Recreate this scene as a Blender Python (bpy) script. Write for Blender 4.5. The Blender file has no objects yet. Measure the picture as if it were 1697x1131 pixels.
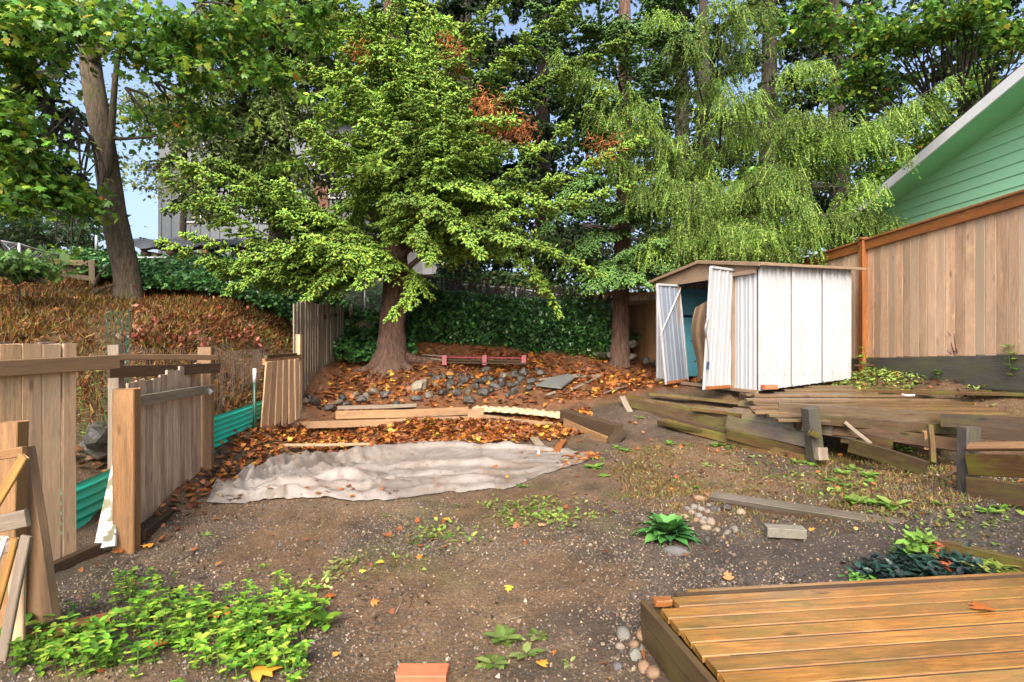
import bpy, math, random
import numpy as np
from mathutils import Vector, Matrix
random.seed(7)
rng = np.random.default_rng(11)
scene = bpy.context.scene

# ---------------------------------------------------------------- camera, sky, sun, exposure
CAMZ, F, CX, CY = 1.6, 930.0, 848.5, 565.5
cam_d = bpy.data.cameras.new('camera'); cam = bpy.data.objects.new('camera', cam_d)
scene.collection.objects.link(cam); scene.camera = cam
cam.location = (0, 0, CAMZ); cam.rotation_euler = (math.radians(90), 0, 0)
cam_d.sensor_width = 36; cam_d.lens = 36 * F / 1697; cam_d.clip_start = 0.05; cam_d.clip_end = 600
SUN_EL, SUN_AZ = math.radians(43), math.radians(189)      # azimuth clockwise from +Y
world = bpy.data.worlds.new('World'); scene.world = world; world.use_nodes = True
wn = world.node_tree; bg = wn.nodes['Background']
sky = wn.nodes.new('ShaderNodeTexSky'); sky.sky_type = 'NISHITA'; sky.sun_disc = False
sky.sun_elevation = SUN_EL; sky.sun_rotation = SUN_AZ; sky.air_density = .8; sky.dust_density = 6.0; sky.ozone_density = .6
wn.links.new(sky.outputs[0], bg.inputs[0]); bg.inputs[1].default_value = 0.15
sl = bpy.data.lights.new('sun', 'SUN'); sl.energy = 1.5; sl.angle = math.radians(35); sl.color = (1, .94, .84)
so = bpy.data.objects.new('sun', sl); scene.collection.objects.link(so)
sd = Vector((math.sin(SUN_AZ) * math.cos(SUN_EL), math.cos(SUN_AZ) * math.cos(SUN_EL), math.sin(SUN_EL)))
so.rotation_euler = sd.to_track_quat('Z', 'Y').to_euler()
vs = scene.view_settings; vs.view_transform = 'Standard'; vs.look = 'None'; vs.gamma = 1; vs.exposure = 1.52
try: vs.use_curve_mapping = False
except Exception: pass

# ---------------------------------------------------------------- helpers
def P(px, py, d): return np.array([(px - CX) / F * d, d, CAMZ - (py - CY) / F * d])
def V3(a): return Vector((float(a[0]), float(a[1]), float(a[2])))
def unit(a): a = np.asarray(a, float); return a / max(1e-9, np.linalg.norm(a))
def nrm(A): return A / np.maximum(1e-9, np.linalg.norm(A, axis=-1, keepdims=True))

def tag(o, label=None, cat=None, group=None, kind=None):
    if label: o['label'] = label
    if cat: o['category'] = cat
    if group: o['group'] = group
    if kind: o['kind'] = kind
    return o

def thing(name, loc, label, cat, group=None):
    o = bpy.data.objects.new(name, None); scene.collection.objects.link(o)
    o.location = V3(loc); o.empty_display_size = .1
    return tag(o, label, cat, group)

def wloc(o):
    l = Vector(o.location)
    while o.parent: o = o.parent; l += Vector(o.location)
    return l

def link(name, me, parent=None, M=None):
    """object with world matrix M, parented (parents here carry translation only)"""
    o = bpy.data.objects.new(name, me); scene.collection.objects.link(o)
    M = M or Matrix.Identity(4)
    if parent is not None:
        o.parent = parent
        if parent.type == 'EMPTY': M = Matrix.Translation(-wloc(parent)) @ M
        else:
            pm = parent['_wm'] if '_wm' in parent else None
            M = WM[parent.name].inverted() @ M if parent.name in WM else M
    o.matrix_basis = M
    WM[o.name] = (Matrix.Translation(wloc(parent)) @ M) if (parent is not None and parent.type == 'EMPTY') else ((WM[parent.name] @ M) if parent is not None and parent.name in WM else M)
    return o
WM = {}

def np_mesh(name, V, Fc, mat, col=None, smooth=False):
    """V (n,3); Fc list of int arrays (m,k) ; col (n,3)"""
    me = bpy.data.meshes.new(name)
    V = np.asarray(V, np.float32)
    if not isinstance(Fc, list): Fc = [Fc]
    Fc = [f if isinstance(f, np.ndarray) else f for f in Fc if len(f)]
    Fc = [np.asarray(f, np.int32) for f in Fc]
    me.vertices.add(len(V)); me.vertices.foreach_set('co', V.ravel())
    nl = sum(f.size for f in Fc); npoly = sum(len(f) for f in Fc)
    me.loops.add(nl); me.polygons.add(npoly)
    me.loops.foreach_set('vertex_index', np.concatenate([f.ravel() for f in Fc]))
    tot = np.concatenate([np.full(len(f), f.shape[1], np.int32) for f in Fc])
    start = np.concatenate([[0], np.cumsum(tot)[:-1]]).astype(np.int32)
    me.polygons.foreach_set('loop_start', start)
    try: me.polygons.foreach_set('loop_total', tot)
    except Exception: pass
    me.polygons.foreach_set('use_smooth', np.full(npoly, bool(smooth)))
    me.update(calc_edges=True)
    if col is not None:
        a = me.color_attributes.new('Col', 'FLOAT_COLOR', 'POINT')
        c = np.ones((len(V), 4), np.float32); c[:, :3] = np.clip(col, 0, 1); a.data.foreach_set('color', c.ravel())
    if mat: me.materials.append(mat)
    return me

class Soup:
    def __init__(s): s.V = []; s.F = []; s.C = []; s.n = 0
    def add(s, V, Fs, C=None):
        V = np.asarray(V, float).reshape(-1, 3)
        s.V.append(V)
        if isinstance(Fs, list) and not (isinstance(Fs[0], np.ndarray) and Fs[0].ndim == 2):
            d = {}
            for f in Fs: d.setdefault(len(f), []).append(f)
            Fs = list(d.values())
        for f in (Fs if isinstance(Fs, list) else [Fs]): s.F.append(np.asarray(f, np.int64) + s.n)
        s.C.append(np.broadcast_to(np.asarray(C if C is not None else (1, 1, 1), float), V.shape).copy()); s.n += len(V)
    def mesh(s, name, mat, origin=(0, 0, 0), smooth=False):
        V = np.concatenate(s.V) - np.asarray(origin, float); C = np.concatenate(s.C)
        d = {}
        for f in s.F: d.setdefault(f.shape[1], []).append(f)
        return np_mesh(name, V, [np.concatenate(x) for x in d.values()], mat, C, smooth)
    def obj(s, name, mat, parent=None, smooth=False):
        if parent is not None:
            wl = np.array(wloc(parent)) if parent.type == 'EMPTY' else np.array(WM[parent.name].translation)
            if parent.type == 'EMPTY':
                o = bpy.data.objects.new(name, s.mesh(name, mat, wl, smooth)); scene.collection.objects.link(o); o.parent = parent
                WM[o.name] = Matrix.Translation(V3(wl)); return o
            return link(name, s.mesh(name, mat, (0, 0, 0), smooth), parent, Matrix.Identity(4))
        c = np.concatenate(s.V); g = np.array([c[:, 0].mean(), c[:, 1].mean(), c[:, 2].min()])
        return link(name, s.mesh(name, mat, g, smooth), None, Matrix.Translation(V3(g)))

def tube(pts, rad, sides=8, cap=True, jit=0.0):
    pts = np.asarray(pts, float); n = len(pts)
    rad = np.broadcast_to(np.asarray(rad, float), (n,))
    T = np.gradient(pts, axis=0); T = nrm(T)
    up = np.array([0, 0, 1.0]) if abs(T[0][2]) < .9 else np.array([1.0, 0, 0])
    V = []
    for i in range(n):
        a = nrm(np.cross(T[i], up)); b = np.cross(T[i], a); up = -b if False else up
        th = np.arange(sides) * 2 * math.pi / sides
        r = rad[i] * (1 + jit * (rng.random(sides) - .5))
        V.append(pts[i] + np.cos(th)[:, None] * a * r[:, None] + np.sin(th)[:, None] * b * r[:, None])
    V = np.concatenate(V)
    i = np.arange(n - 1)[:, None] * sides; j = np.arange(sides)[None, :]; k = (j + 1) % sides
    Fq = np.stack([i + j, i + k, i + sides + k, i + sides + j], -1).reshape(-1, 4)
    Fs = [Fq]
    if cap:
        Fs.append(np.arange(sides)[::-1].reshape(1, -1)); Fs.append((np.arange(sides) + (n - 1) * sides).reshape(1, -1))
    return V, Fs

def smooth_path(pts, n):
    pts = np.asarray(pts, float); m = len(pts)
    t = np.linspace(0, m - 1, n); out = []
    for u in t:
        i = min(int(u), m - 2); f = u - i
        p0 = pts[max(i - 1, 0)]; p1 = pts[i]; p2 = pts[i + 1]; p3 = pts[min(i + 2, m - 1)]
        out.append(.5 * ((2 * p1) + (-p0 + p2) * f + (2 * p0 - 5 * p1 + 4 * p2 - p3) * f * f + (-p0 + 3 * p1 - 3 * p2 + p3) * f ** 3))
    return np.array(out)

def stamp(tv, tf, T, R, S, C):
    tv = np.asarray(tv, float); tf = np.asarray(tf, np.int64); n = len(T); k = len(tv)
    S = np.asarray(S, float); S = S[:, None] if S.ndim == 1 else S
    V = np.einsum('nij,nkj->nki', R, tv[None] * S[:, None, :]) + T[:, None, :]
    Fa = (tf[None] + (np.arange(n) * k)[:, None, None]).reshape(-1, tf.shape[1])
    return V.reshape(-1, 3), Fa, np.repeat(C, k, axis=0)

def frames(D, roll=None):
    """rotation matrices whose x axis is D"""
    D = nrm(D); n = len(D)
    ref = np.where(np.abs(D[:, 2:3]) < .95, np.array([[0, 0, 1.0]]), np.array([[1.0, 0, 0]]))
    Y = nrm(np.cross(ref, D)); Z = np.cross(D, Y)
    if roll is not None:
        c, s = np.cos(roll)[:, None], np.sin(roll)[:, None]; Y, Z = Y * c + Z * s, -Y * s + Z * c
    return np.stack([D, Y, Z], -1)

# templates
SPINV = [[0, 0, 0], [.55, 1, 0], [.55, -.5, .866], [.55, -.5, -.866], [1, 0, 0]]
SPINF = [[0, 1, 2], [0, 2, 3], [0, 3, 1], [4, 2, 1], [4, 3, 2], [4, 1, 3]]
TUFV = [[0, 0, 0], [.45, 1, .25], [1, 0, 0], [.5, -1, .25]]
TUFF = [[0, 1, 2], [0, 2, 3]]
_ml = [(0, 0), (.12, -.42), (.36, -.62), (.42, -.28), (.78, -.44), (.74, -.16), (1.1, 0), (.74, .16), (.78, .44), (.42, .28), (.36, .62), (.12, .42)]
MAPV = [[x, y, -.22 * abs(y) - .12 * x * x] for x, y in _ml]
MAPF = [[0, i, i + 1] for i in range(1, 11)]
LEAFV = [[0, 0, 0], [.45, -.26, -.08], [1, 0, -.16], [.45, .26, -.08]]
LEAFF = [[0, 1, 2], [0, 2, 3]]
OVALV = [[0, 0, 0], [.25, -.25, .02], [.65, -.24, 0], [1, 0, -.12], [.65, .24, 0], [.25, .25, .02], [.5, 0, -.06]]
OVALF = [[6, 0, 1], [6, 1, 2], [6, 2, 3], [6, 3, 4], [6, 4, 5], [6, 5, 0]]
IVYV = [[0, 0, 0], [.15, -.5, -.05], [.5, -.32, 0], [1, 0, -.12], [.5, .32, 0], [.15, .5, -.05]]
IVYF = [[0, 1, 2], [0, 2, 3], [0, 3, 4], [0, 4, 5]]
OCTV = [[1, 0, 0], [-1, 0, 0], [0, 1, 0], [0, -1, 0], [0, 0, 1], [0, 0, -1]]
OCTF = [[0, 2, 4], [2, 1, 4], [1, 3, 4], [3, 0, 4], [2, 0, 5], [1, 2, 5], [3, 1, 5], [0, 3, 5]]

def colvar(n, cols, w=None, var=.2):
    cols = np.asarray(cols, float); i = rng.choice(len(cols), n, p=w)
    return np.clip(cols[i] * (1 + var * rng.normal(size=(n, 1))) * (1 + .05 * rng.normal(size=(n, 3))), .002, 1)

# ---------------------------------------------------------------- materials
def newmat(name):
    m = bpy.data.materials.new(name); m.use_nodes = True
    nt = m.node_tree; b = nt.nodes['Principled BSDF']; return m, nt, b
def N(nt, t, **kw):
    n = nt.nodes.new(t)
    for k, v in kw.items():
        if hasattr(n, k): setattr(n, k, v)
        else: n.inputs[k].default_value = v
    return n
def ramp(nt, fac, stops):
    r = nt.nodes.new('ShaderNodeValToRGB'); e = r.color_ramp.elements
    while len(e) < len(stops): e.new(.5)
    for el, (p, c) in zip(e, stops): el.position = p; el.color = (*c, 1) if len(c) == 3 else c
    nt.links.new(fac, r.inputs[0]); return r.outputs[0]
def mix(nt, fac, a, b, mode='MIX'):
    m = nt.nodes.new('ShaderNodeMix'); m.data_type = 'RGBA'; m.blend_type = mode
    for s, v in ((m.inputs[0], fac), (m.inputs[6], a), (m.inputs[7], b)):
        if isinstance(v, bpy.types.NodeSocket): nt.links.new(v, s)
        elif isinstance(v, (int, float)): s.default_value = v
        else: s.default_value = (*v, 1)
    return m.outputs[2]
def noise(nt, vec, scale, detail=4, rough=.55, dist=0):
    n = N(nt, 'ShaderNodeTexNoise'); n.inputs['Scale'].default_value = scale; n.inputs['Detail'].default_value = detail
    n.inputs['Roughness'].default_value = rough; n.inputs['Distortion'].default_value = dist
    if vec is not None: nt.links.new(vec, n.inputs['Vector'])
    return n.outputs['Fac']
def bump(nt, b, h, strength, dist=.01):
    n = N(nt, 'ShaderNodeBump'); n.inputs['Strength'].default_value = strength; n.inputs['Distance'].default_value = dist
    nt.links.new(h, n.inputs['Height']); nt.links.new(n.outputs[0], b.inputs['Normal'])

def wood(name, ca, cb, rough=.6, moss=0.0, mosscol=(.09, .11, .02), stain=(.05, .035, .02), stainamt=.5, var=.35, wet=0, spec=.5, k=.6, grey=.7):
    ca = tuple(v * k for v in ca); cb = tuple(v * k for v in cb); stain = tuple(v * k for v in stain)
    m, nt, b = newmat(name)
    tc = N(nt, 'ShaderNodeTexCoord'); oi = N(nt, 'ShaderNodeObjectInfo')
    sc = N(nt, 'ShaderNodeVectorMath', operation='SCALE'); sc.inputs[0].default_value = (37, 51, 23)
    nt.links.new(oi.outputs['Random'], sc.inputs['Scale'])
    ad = N(nt, 'ShaderNodeVectorMath', operation='ADD'); nt.links.new(tc.outputs['Object'], ad.inputs[0]); nt.links.new(sc.outputs[0], ad.inputs[1])
    def mp(s):
        q = N(nt, 'ShaderNodeMapping'); q.inputs['Scale'].default_value = s; nt.links.new(ad.outputs[0], q.inputs[0]); return q.outputs[0]
    g1 = noise(nt, mp((1.2, 22, 22)), 3, 6, .65, .6)
    g2 = noise(nt, mp((.8, 3, 3)), 1.6, 4, .6, .8)
    g3 = noise(nt, mp((3, 90, 90)), 3, 3, .6)
    col = mix(nt, ramp(nt, g1, [(.32, (0, 0, 0)), (.68, (1, 1, 1))]), ca, cb)
    col = mix(nt, mixf(nt, ramp(nt, g2, [(.45, (0, 0, 0)), (.75, (1, 1, 1))]), stainamt), col, stain)
    col = mix(nt, mixf(nt, ramp(nt, g3, [(.5, (0, 0, 0)), (.68, (1, 1, 1))]), .6), col, (ca[0] * .35, ca[1] * .33, ca[2] * .3))
    g5 = noise(nt, mp((.5, 9, 9)), 2.4, 5, .7, .3)
    col = mix(nt, mixf(nt, ramp(nt, g5, [(.5, (0, 0, 0)), (.62, (1, 1, 1))]), .55), col, (ca[0] * .45 + .01, ca[1] * .45 + .01, ca[2] * .5 + .01))
    g6 = noise(nt, mp((1.5, 4, 4)), 2.1, 5, .7, .3)
    col = mix(nt, mixf(nt, ramp(nt, g6, [(.56, (0, 0, 0)), (.7, (1, 1, 1))]), .5), col, (min(1, ca[0] * 1.4 + .05 * k * k), min(1, ca[1] * 1.5 + .05 * k * k), min(1, ca[2] * 1.6 + .05 * k * k)))
    # knots
    vo = N(nt, 'ShaderNodeTexVoronoi'); vo.inputs['Scale'].default_value = 1.0; nt.links.new(mp((2.2, 7, 7)), vo.inputs['Vector'])
    col = mix(nt, mixf(nt, ramp(nt, vo.outputs['Distance'], [(.06, (1, 1, 1)), (.14, (0, 0, 0))]), .8), col, (ca[0] * .22, ca[1] * .16, ca[2] * .12))
    if moss:
        g4 = noise(nt, mp((2.2, 5, 5)), 1.3, 5, .65)
        col = mix(nt, mixf(nt, ramp(nt, g4, [(.44, (0, 0, 0)), (.66, (1, 1, 1))]), moss), col, mosscol)
    wn2 = N(nt, 'ShaderNodeTexWhiteNoise'); wn2.noise_dimensions = '1D'; nt.links.new(oi.outputs['Random'], wn2.inputs['W'])
    lum = (ca[0] + cb[0]) * .5
    col = mix(nt, mixf(nt, wn2.outputs['Value'], .5 * grey), col, (lum * .80, lum * .63, lum * .46))
    hv = N(nt, 'ShaderNodeHueSaturation')
    mr = N(nt, 'ShaderNodeMapRange'); nt.links.new(oi.outputs['Random'], mr.inputs[0]); mr.inputs[3].default_value = 1 - var; mr.inputs[4].default_value = 1 + var
    nt.links.new(mr.outputs[0], hv.inputs['Value']); nt.links.new(col, hv.inputs['Color'])
    nt.links.new(hv.outputs[0], b.inputs['Base Color'])
    b.inputs['Specular IOR Level'].default_value = spec
    if wet:
        w = noise(nt, mp((1.2, 2.2, 2.2)), 1.5, 3)
        rr = N(nt, 'ShaderNodeMapRange'); nt.links.new(w, rr.inputs[0]); rr.inputs[1].default_value = .36; rr.inputs[2].default_value = .54; rr.inputs[3].default_value = rough; rr.inputs[4].default_value = wet
        nt.links.new(rr.outputs[0], b.inputs['Roughness'])
    else: b.inputs['Roughness'].default_value = rough
    bump(nt, b, g1, .5, .006)
    return m
def mixf(nt, col, f):
    m = N(nt, 'ShaderNodeMath', operation='MULTIPLY'); nt.links.new(col, m.inputs[0]); m.inputs[1].default_value = f; return m.outputs[0]

def leafmat(name, rough=.45, transl=.3, spec=.4, nvar=.25):
    m, nt, b = newmat(name)
    a = N(nt, 'ShaderNodeVertexColor'); a.layer_name = 'Col'
    tc = N(nt, 'ShaderNodeTexCoord'); nz = noise(nt, tc.outputs['Object'], 2.2, 3)
    hv = N(nt, 'ShaderNodeHueSaturation'); mr = N(nt, 'ShaderNodeMapRange'); nt.links.new(nz, mr.inputs[0])
    mr.inputs[1].default_value = .3; mr.inputs[2].default_value = .7; mr.inputs[3].default_value = 1 - nvar; mr.inputs[4].default_value = 1 + nvar
    nt.links.new(mr.outputs[0], hv.inputs['Value']); nt.links.new(a.outputs[0], hv.inputs['Color'])
    nt.links.new(hv.outputs[0], b.inputs['Base Color']); b.inputs['Roughness'].default_value = rough
    b.inputs['Specular IOR Level'].default_value = spec
    t = N(nt, 'ShaderNodeBsdfTranslucent'); nt.links.new(hv.outputs[0], t.inputs[0])
    mx = N(nt, 'ShaderNodeMixShader'); mx.inputs[0].default_value = transl
    nt.links.new(b.outputs[0], mx.inputs[1]); nt.links.new(t.outputs[0], mx.inputs[2])
    nt.links.new(mx.outputs[0], nt.nodes['Material Output'].inputs[0]); return m

def simple(name, col, rough=.5, metal=0, nscale=8, amt=.25, col2=None, bmp=0, spec=.5, thr=(.45, .7)):
    m, nt, b = newmat(name)
    tc = N(nt, 'ShaderNodeTexCoord'); f = noise(nt, tc.outputs['Object'], nscale, 5, .6)
    c = mix(nt, mixf(nt, ramp(nt, f, [(thr[0], (0, 0, 0)), (thr[1], (1, 1, 1))]), amt), col, col2 or tuple(x * .4 for x in col))
    nt.links.new(c, b.inputs['Base Color']); b.inputs['Roughness'].default_value = rough; b.inputs['Metallic'].default_value = metal
    b.inputs['Specular IOR Level'].default_value = spec
    if bmp: bump(nt, b, f, bmp, .02)
    return m

def stonemat(name, rough=.4):
    m, nt, b = newmat(name)
    a = N(nt, 'ShaderNodeVertexColor'); a.layer_name = 'Col'
    tc = N(nt, 'ShaderNodeTexCoord'); f = noise(nt, tc.outputs['Object'], 14, 6, .7)
    f2 = noise(nt, tc.outputs['Object'], 3, 4, .6)
    c = mix(nt, ramp(nt, f, [(.3, (0, 0, 0)), (.75, (.55, .55, .55))]), a.outputs[0], (.3, .3, .28), 'MULTIPLY')
    c = mix(nt, ramp(nt, f2, [(.52, (0, 0, 0)), (.7, (.35, .35, .35))]), c, (.16, .15, .13))
    nt.links.new(c, b.inputs['Base Color']); b.inputs['Roughness'].default_value = rough; bump(nt, b, f, .5, .02); return m

def barkmat(name, ca, cb, scale=(9, 9, 1.6), moss=0):
    m, nt, b = newmat(name)
    tc = N(nt, 'ShaderNodeTexCoord'); q = N(nt, 'ShaderNodeMapping'); q.inputs['Scale'].default_value = scale; nt.links.new(tc.outputs['Object'], q.inputs[0])
    f = noise(nt, q.outputs[0], 3.2, 6, .7, .4); g = noise(nt, tc.outputs['Object'], 1.6, 4)
    c = mix(nt, ramp(nt, f, [(.35, (0, 0, 0)), (.65, (1, 1, 1))]), ca, cb)
    if moss: c = mix(nt, mixf(nt, ramp(nt, g, [(.5, (0, 0, 0)), (.65, (1, 1, 1))]), moss), c, (.1, .11, .03))
    nt.links.new(c, b.inputs['Base Color']); b.inputs['Roughness'].default_value = .85; bump(nt, b, f, 1.0, .12); return m

M = {}
M['cedar'] = wood('cedar_fence', (.52, .29, .14), (.48, .34, .25), .55, moss=0, stain=(.26, .17, .11), stainamt=.8, var=.27, k=1.05, grey=1.6)
M['capwood'] = wood('stained_cap', (.30, .105, .025), (.20, .065, .015), .45, var=.12, stainamt=.4, k=1.0, grey=.1)
M['oldfence'] = wood('old_fence', (.46, .27, .14), (.58, .37, .21), .6, moss=.3, mosscol=(.3, .29, .16), stain=(.30, .21, .13), stainamt=.7, var=.16, k=1.15)
M['oldpost'] = wood('old_post', (.36, .17, .055), (.46, .25, .10), .6, var=.12, stain=(.2, .13, .06), k=.62)
M['greywood'] = wood('weathered', (.28, .22, .17), (.40, .32, .24), .6, moss=.15, mosscol=(.2, .2, .1), stain=(.12, .085, .06), stainamt=.7, var=.2)
M['darkwood'] = wood('dark_wood', (.13, .075, .045), (.2, .12, .07), .85, moss=.25, mosscol=(.07, .065, .02), var=.2, k=.42, spec=.15)
M['gatewood'] = wood('gate_boards', (.22, .12, .065), (.62, .49, .38), .55, stain=(.10, .06, .035), stainamt=.9, var=.2, k=1.3)
M['timber'] = wood('timber', (.42, .22, .09), (.54, .32, .15), .6, moss=.12, stain=(.22, .12, .06), stainamt=.7, var=.12)
M['deck'] = wood('front_deck', (.30, .115, .018), (.58, .27, .055), .32, moss=.75, mosscol=(.13, .095, .018), stain=(.16, .06, .015), stainamt=.85, var=.3, wet=.04, spec=.8, k=.78, grey=.25)
for k_ in ('deck',):
    b_ = M[k_].node_tree.nodes['Principled BSDF']; b_.inputs['Coat Weight'].default_value = .7; b_.inputs['Coat Roughness'].default_value = .12
M['deckside'] = wood('deck_side', (.10, .055, .02), (.17, .1, .035), .45, moss=.5, mosscol=(.08, .075, .02), var=.1)
M['terr'] = wood('terrace_deck', (.26, .14, .06), (.34, .21, .11), .22, moss=.5, mosscol=(.08, .075, .02), stain=(.06, .04, .025), stainamt=.75, var=.28, wet=.08, k=.45)
M['mossy'] = wood('mossy_plank', (.16, .085, .035), (.26, .14, .055), .4, moss=.85, mosscol=(.085, .09, .012), stain=(.05, .03, .02), stainamt=.7, var=.4, wet=.14, k=.42)
M['charpost'] = wood('dark_post', (.07, .065, .06), (.14, .13, .12), .6, moss=.3, var=.1)
M['white_metal'] = simple('white_metal', (.36, .375, .40), .36, 0, 2.2, .35, (.26, .25, .23))
M['white_door'] = simple('white_door', (.34, .355, .38), .35, 0, 4, .3, (.5, .46, .38))
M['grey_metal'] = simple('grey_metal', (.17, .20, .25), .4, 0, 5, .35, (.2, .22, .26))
M['tan_metal'] = simple('tan_metal', (.22, .155, .105), .45, 0, 5, .4)
M['rust'] = simple('rust', (.28, .09, .02), .8, 0, 20, .6, (.1, .04, .02), .3)
M['galv'] = simple('galvanised', (.42, .44, .46), .4, .5, 12, .3)
M['teal'] = simple('teal_plastic', (.01, .50, .37), .35, 0, 3, .3, (.0, .25, .18))
M['greenmetal'] = simple('green_metal', (.01, .06, .035), .4)
M['whitepaint'] = simple('peeling_paint', (.5, .51, .51), .6, 0, 9, .95, (.12, .12, .05), .4, thr=(.5, .56))
M['plainwhite'] = simple('white', (.5, .51, .53), .5)
M['fascia'] = simple('fascia', (.72, .74, .78), .45, 0, 3, .1)
M['greenpaint'] = simple('green_siding', (.32, .66, .42), .5, 0, 1.5, .2, (.26, .57, .36))
M['soffit'] = simple('green_soffit', (.28, .66, .37), .55, 0, 1.5, .12)
M['shingle'] = simple('roof_shingle', (.035, .035, .04), .8, 0, 30, .5)
M['bluefoam'] = simple('blue_foam', (.12, .42, .55), .7, 0, 6, .2)
M['navy'] = simple('navy', (.01, .02, .09), .6)
M['cloth'] = simple('tan_cloth', (.17, .11, .06), .8, 0, 8, .4, bmp=.3)
M['creamcloth'] = simple('cream_cloth', (.36, .28, .18), .8, 0, 9, .7, (.3, .16, .07), bmp=.5)
M['slate'] = simple('slate_sheet', (.11, .115, .11), .45, 0, 6, .4)
M['redwood'] = simple('red_paint', (.20, .03, .04), .6, 0, 14, .5)
M['conc'] = simple('concrete', (.15, .14, .11), .8, 0, 30, .4, bmp=.4)
M['border'] = wood('border_board', (.22, .18, .14), (.32, .27, .21), .5, moss=.5, mosscol=(.07, .07, .03), stain=(.1, .07, .05), stainamt=.6, k=.55)
M['mesh'] = simple('rusty_wire', (.16, .12, .10), .5, .3)
M['brick'] = simple('brick', (.42, .12, .055), .7, 0, 20, .35, bmp=.4)
M['greyhouse'] = simple('grey_house', (.12, .14, .16), .6, 0, 1, .2)
M['greyhouse2'] = simple('grey_trim', (.09, .10, .11), .6)
M['glass'] = simple('dark_glass', (.03, .04, .05), .08)
M['brownwood'] = simple('brown_wood', (.14, .06, .03), .7)
M['brightdeck'] = simple('yellowish_rail', (.42, .36, .17), .7)
M['leaf'] = leafmat('broad_leaf', .32, .42)
M['needle'] = leafmat('needles', .55, .25, .3)
M['spruce'] = leafmat('spruce_needles', .75, .12, .2)
M['ivy'] = leafmat('ivy_leaf', .28, .12, .5)
M['litter'] = leafmat('fallen_leaf', .5, .1, .4, .15)
M['grassm'] = leafmat('grass_blade', .55, .25, .3)
M['stone'] = stonemat('stone')
M['pebble'] = stonemat('pebble', .45)
M['bark_spruce'] = barkmat('spruce_bark', (.06, .03, .02), (.24, .14, .10), moss=.12)
M['bark_grey'] = barkmat('grey_bark', (.05, .035, .022), (.19, .14, .09), moss=.5)
M['bark_dark'] = barkmat('dark_bark', (.035, .028, .022), (.08, .065, .05))

# tarp material: pale taupe, dirty
m, nt, b = newmat('tarp'); tc = N(nt, 'ShaderNodeTexCoord')
f = noise(nt, tc.outputs['Object'], 1.3, 6, .65, .8); f2 = noise(nt, tc.outputs['Object'], 9, 5, .7)
c = mix(nt, mixf(nt, ramp(nt, f, [(.40, (0, 0, 0)), (.66, (1, 1, 1))]), .85), (.205, .185, .168), (.095, .072, .053))
c = mix(nt, mixf(nt, ramp(nt, f2, [(.54, (0, 0, 0)), (.66, (1, 1, 1))]), .7), c, (.11, .065, .035))
nt.links.new(c, b.inputs['Base Color']); b.inputs['Roughness'].default_value = .58; bump(nt, b, f2, .4, .02); M['tarp'] = m

# ---------------------------------------------------------------- terrain
CP = [(0, 2, 0), (-2, 2.6, 0), (2, 2.6, 0), (-3, 4.3, 0), (0, 4, 0), (0, 0, 0), (-3, 1, 0), (3.2, 1, .03), (5, 1, .1), (0, -6, 0), (-8, -6, .2), (8, -6, .2),
      (0, 5.5, .06), (-2.2, 5.7, .05), (-3.2, 6.2, .05), (0, 7.8, .18), (1, 7, .16), (-3.3, 8.6, .26), (-1, 8.7, .27), (.7, 8.5, .28),
      (-3.3, 9.4, .52), (-2, 9.3, .5), (0, 9.3, .5), (.9, 9.0, .5), (-2, 9.7, .66), (0, 10, .76), (-1, 10.6, .98), (1, 10.6, .88), (-2.3, 11, 1.13), (-3.3, 11.4, 1.2), (0, 11.8, 1.38),
      (2.2, 11.8, 1.16), (3.4, 12.5, 1.1), (1.34, 9.5, .72), (1.7, 8, .5), (1.44, 7, .26), (1.77, 8.6, .64), (3.3, 6.3, .27), (2.0, 7.5, .36), (2.75, 6.8, .29), (3.9, 5.9, .24), (2.4, 8.3, .62), (3.2, 7.5, .42), (4.1, 5.5, .29),
      (4, 7.2, .36), (4.7, 6.3, .27), (4.2, 6.2, .25), (4.6, 7.2, .42), (3.4, 8.5, .82), (2.6, 9.5, .84), (5, 8, .84), (5.6, 8.9, 1.1), (6.15, 6.9, 1.1), (5.9, 6.6, .98), (5.85, 7.3, 1.06), (5.8, 7.9, 1.1), (5.3, 6.9, .5), (5.5, 6.3, .42), (5.9, 5.7, .48), (5.3, 5.4, .45),
      (2.2, 5.9, .11), (3.1, 4.9, .2), (3.6, 4.2, .27), (2.2, 4.5, .03), (1.6, 4.3, .03), (2.7, 3.8, .04), (3.4, 3.5, .06), (4.2, 3.9, .28),
      (-3.9, 4.9, .45), (-4, 5.6, .6), (-5.9, 7, 1.60), (-4.5, 8, 1.36), (-3.9, 9.5, 1.38), (-7.2, 10.3, 2.38), (-4.9, 11.5, 2.25), (-8.2, 9.5, 2.46), (-3.9, 6.6, .75), (-5, 3.5, .6),
      (-6.7, 12.5, 3.05), (-10, 11, 3.05), (-4.2, 13, 2.75), (-1.1, 13, 2.4), (1, 13, 2.2), (3, 14, 1.9), (-5, 16, 3.3), (0, 16, 2.9), (5, 16, 2.4), (9, 16, 2.2), (-12, 16, 3.6),
      (7, 7, 1.3), (9, 9, 1.4), (8, 12, 1.5), (7, 2, .8), (-14, 5, 2.4), (-9, 3, 1.4), (-20, 24, 3.8), (0, 26, 3.3), (20, 24, 3), (14, 4, 1.4), (-14, -4, 1)]
CP = np.array(CP)
def _k(r2): return .5 * r2 * np.log(r2 + 1e-9)
def _fit():
    X = CP[:, :2]; n = len(X); A = np.zeros((n + 3, n + 3))
    A[:n, :n] = _k(((X[:, None] - X[None]) ** 2).sum(-1)) + np.eye(n) * .02
    A[:n, n] = 1; A[:n, n + 1:] = X; A[n, :n] = 1; A[n + 1:, :n] = X.T
    return np.linalg.solve(A, np.concatenate([CP[:, 2], np.zeros(3)]))
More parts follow.
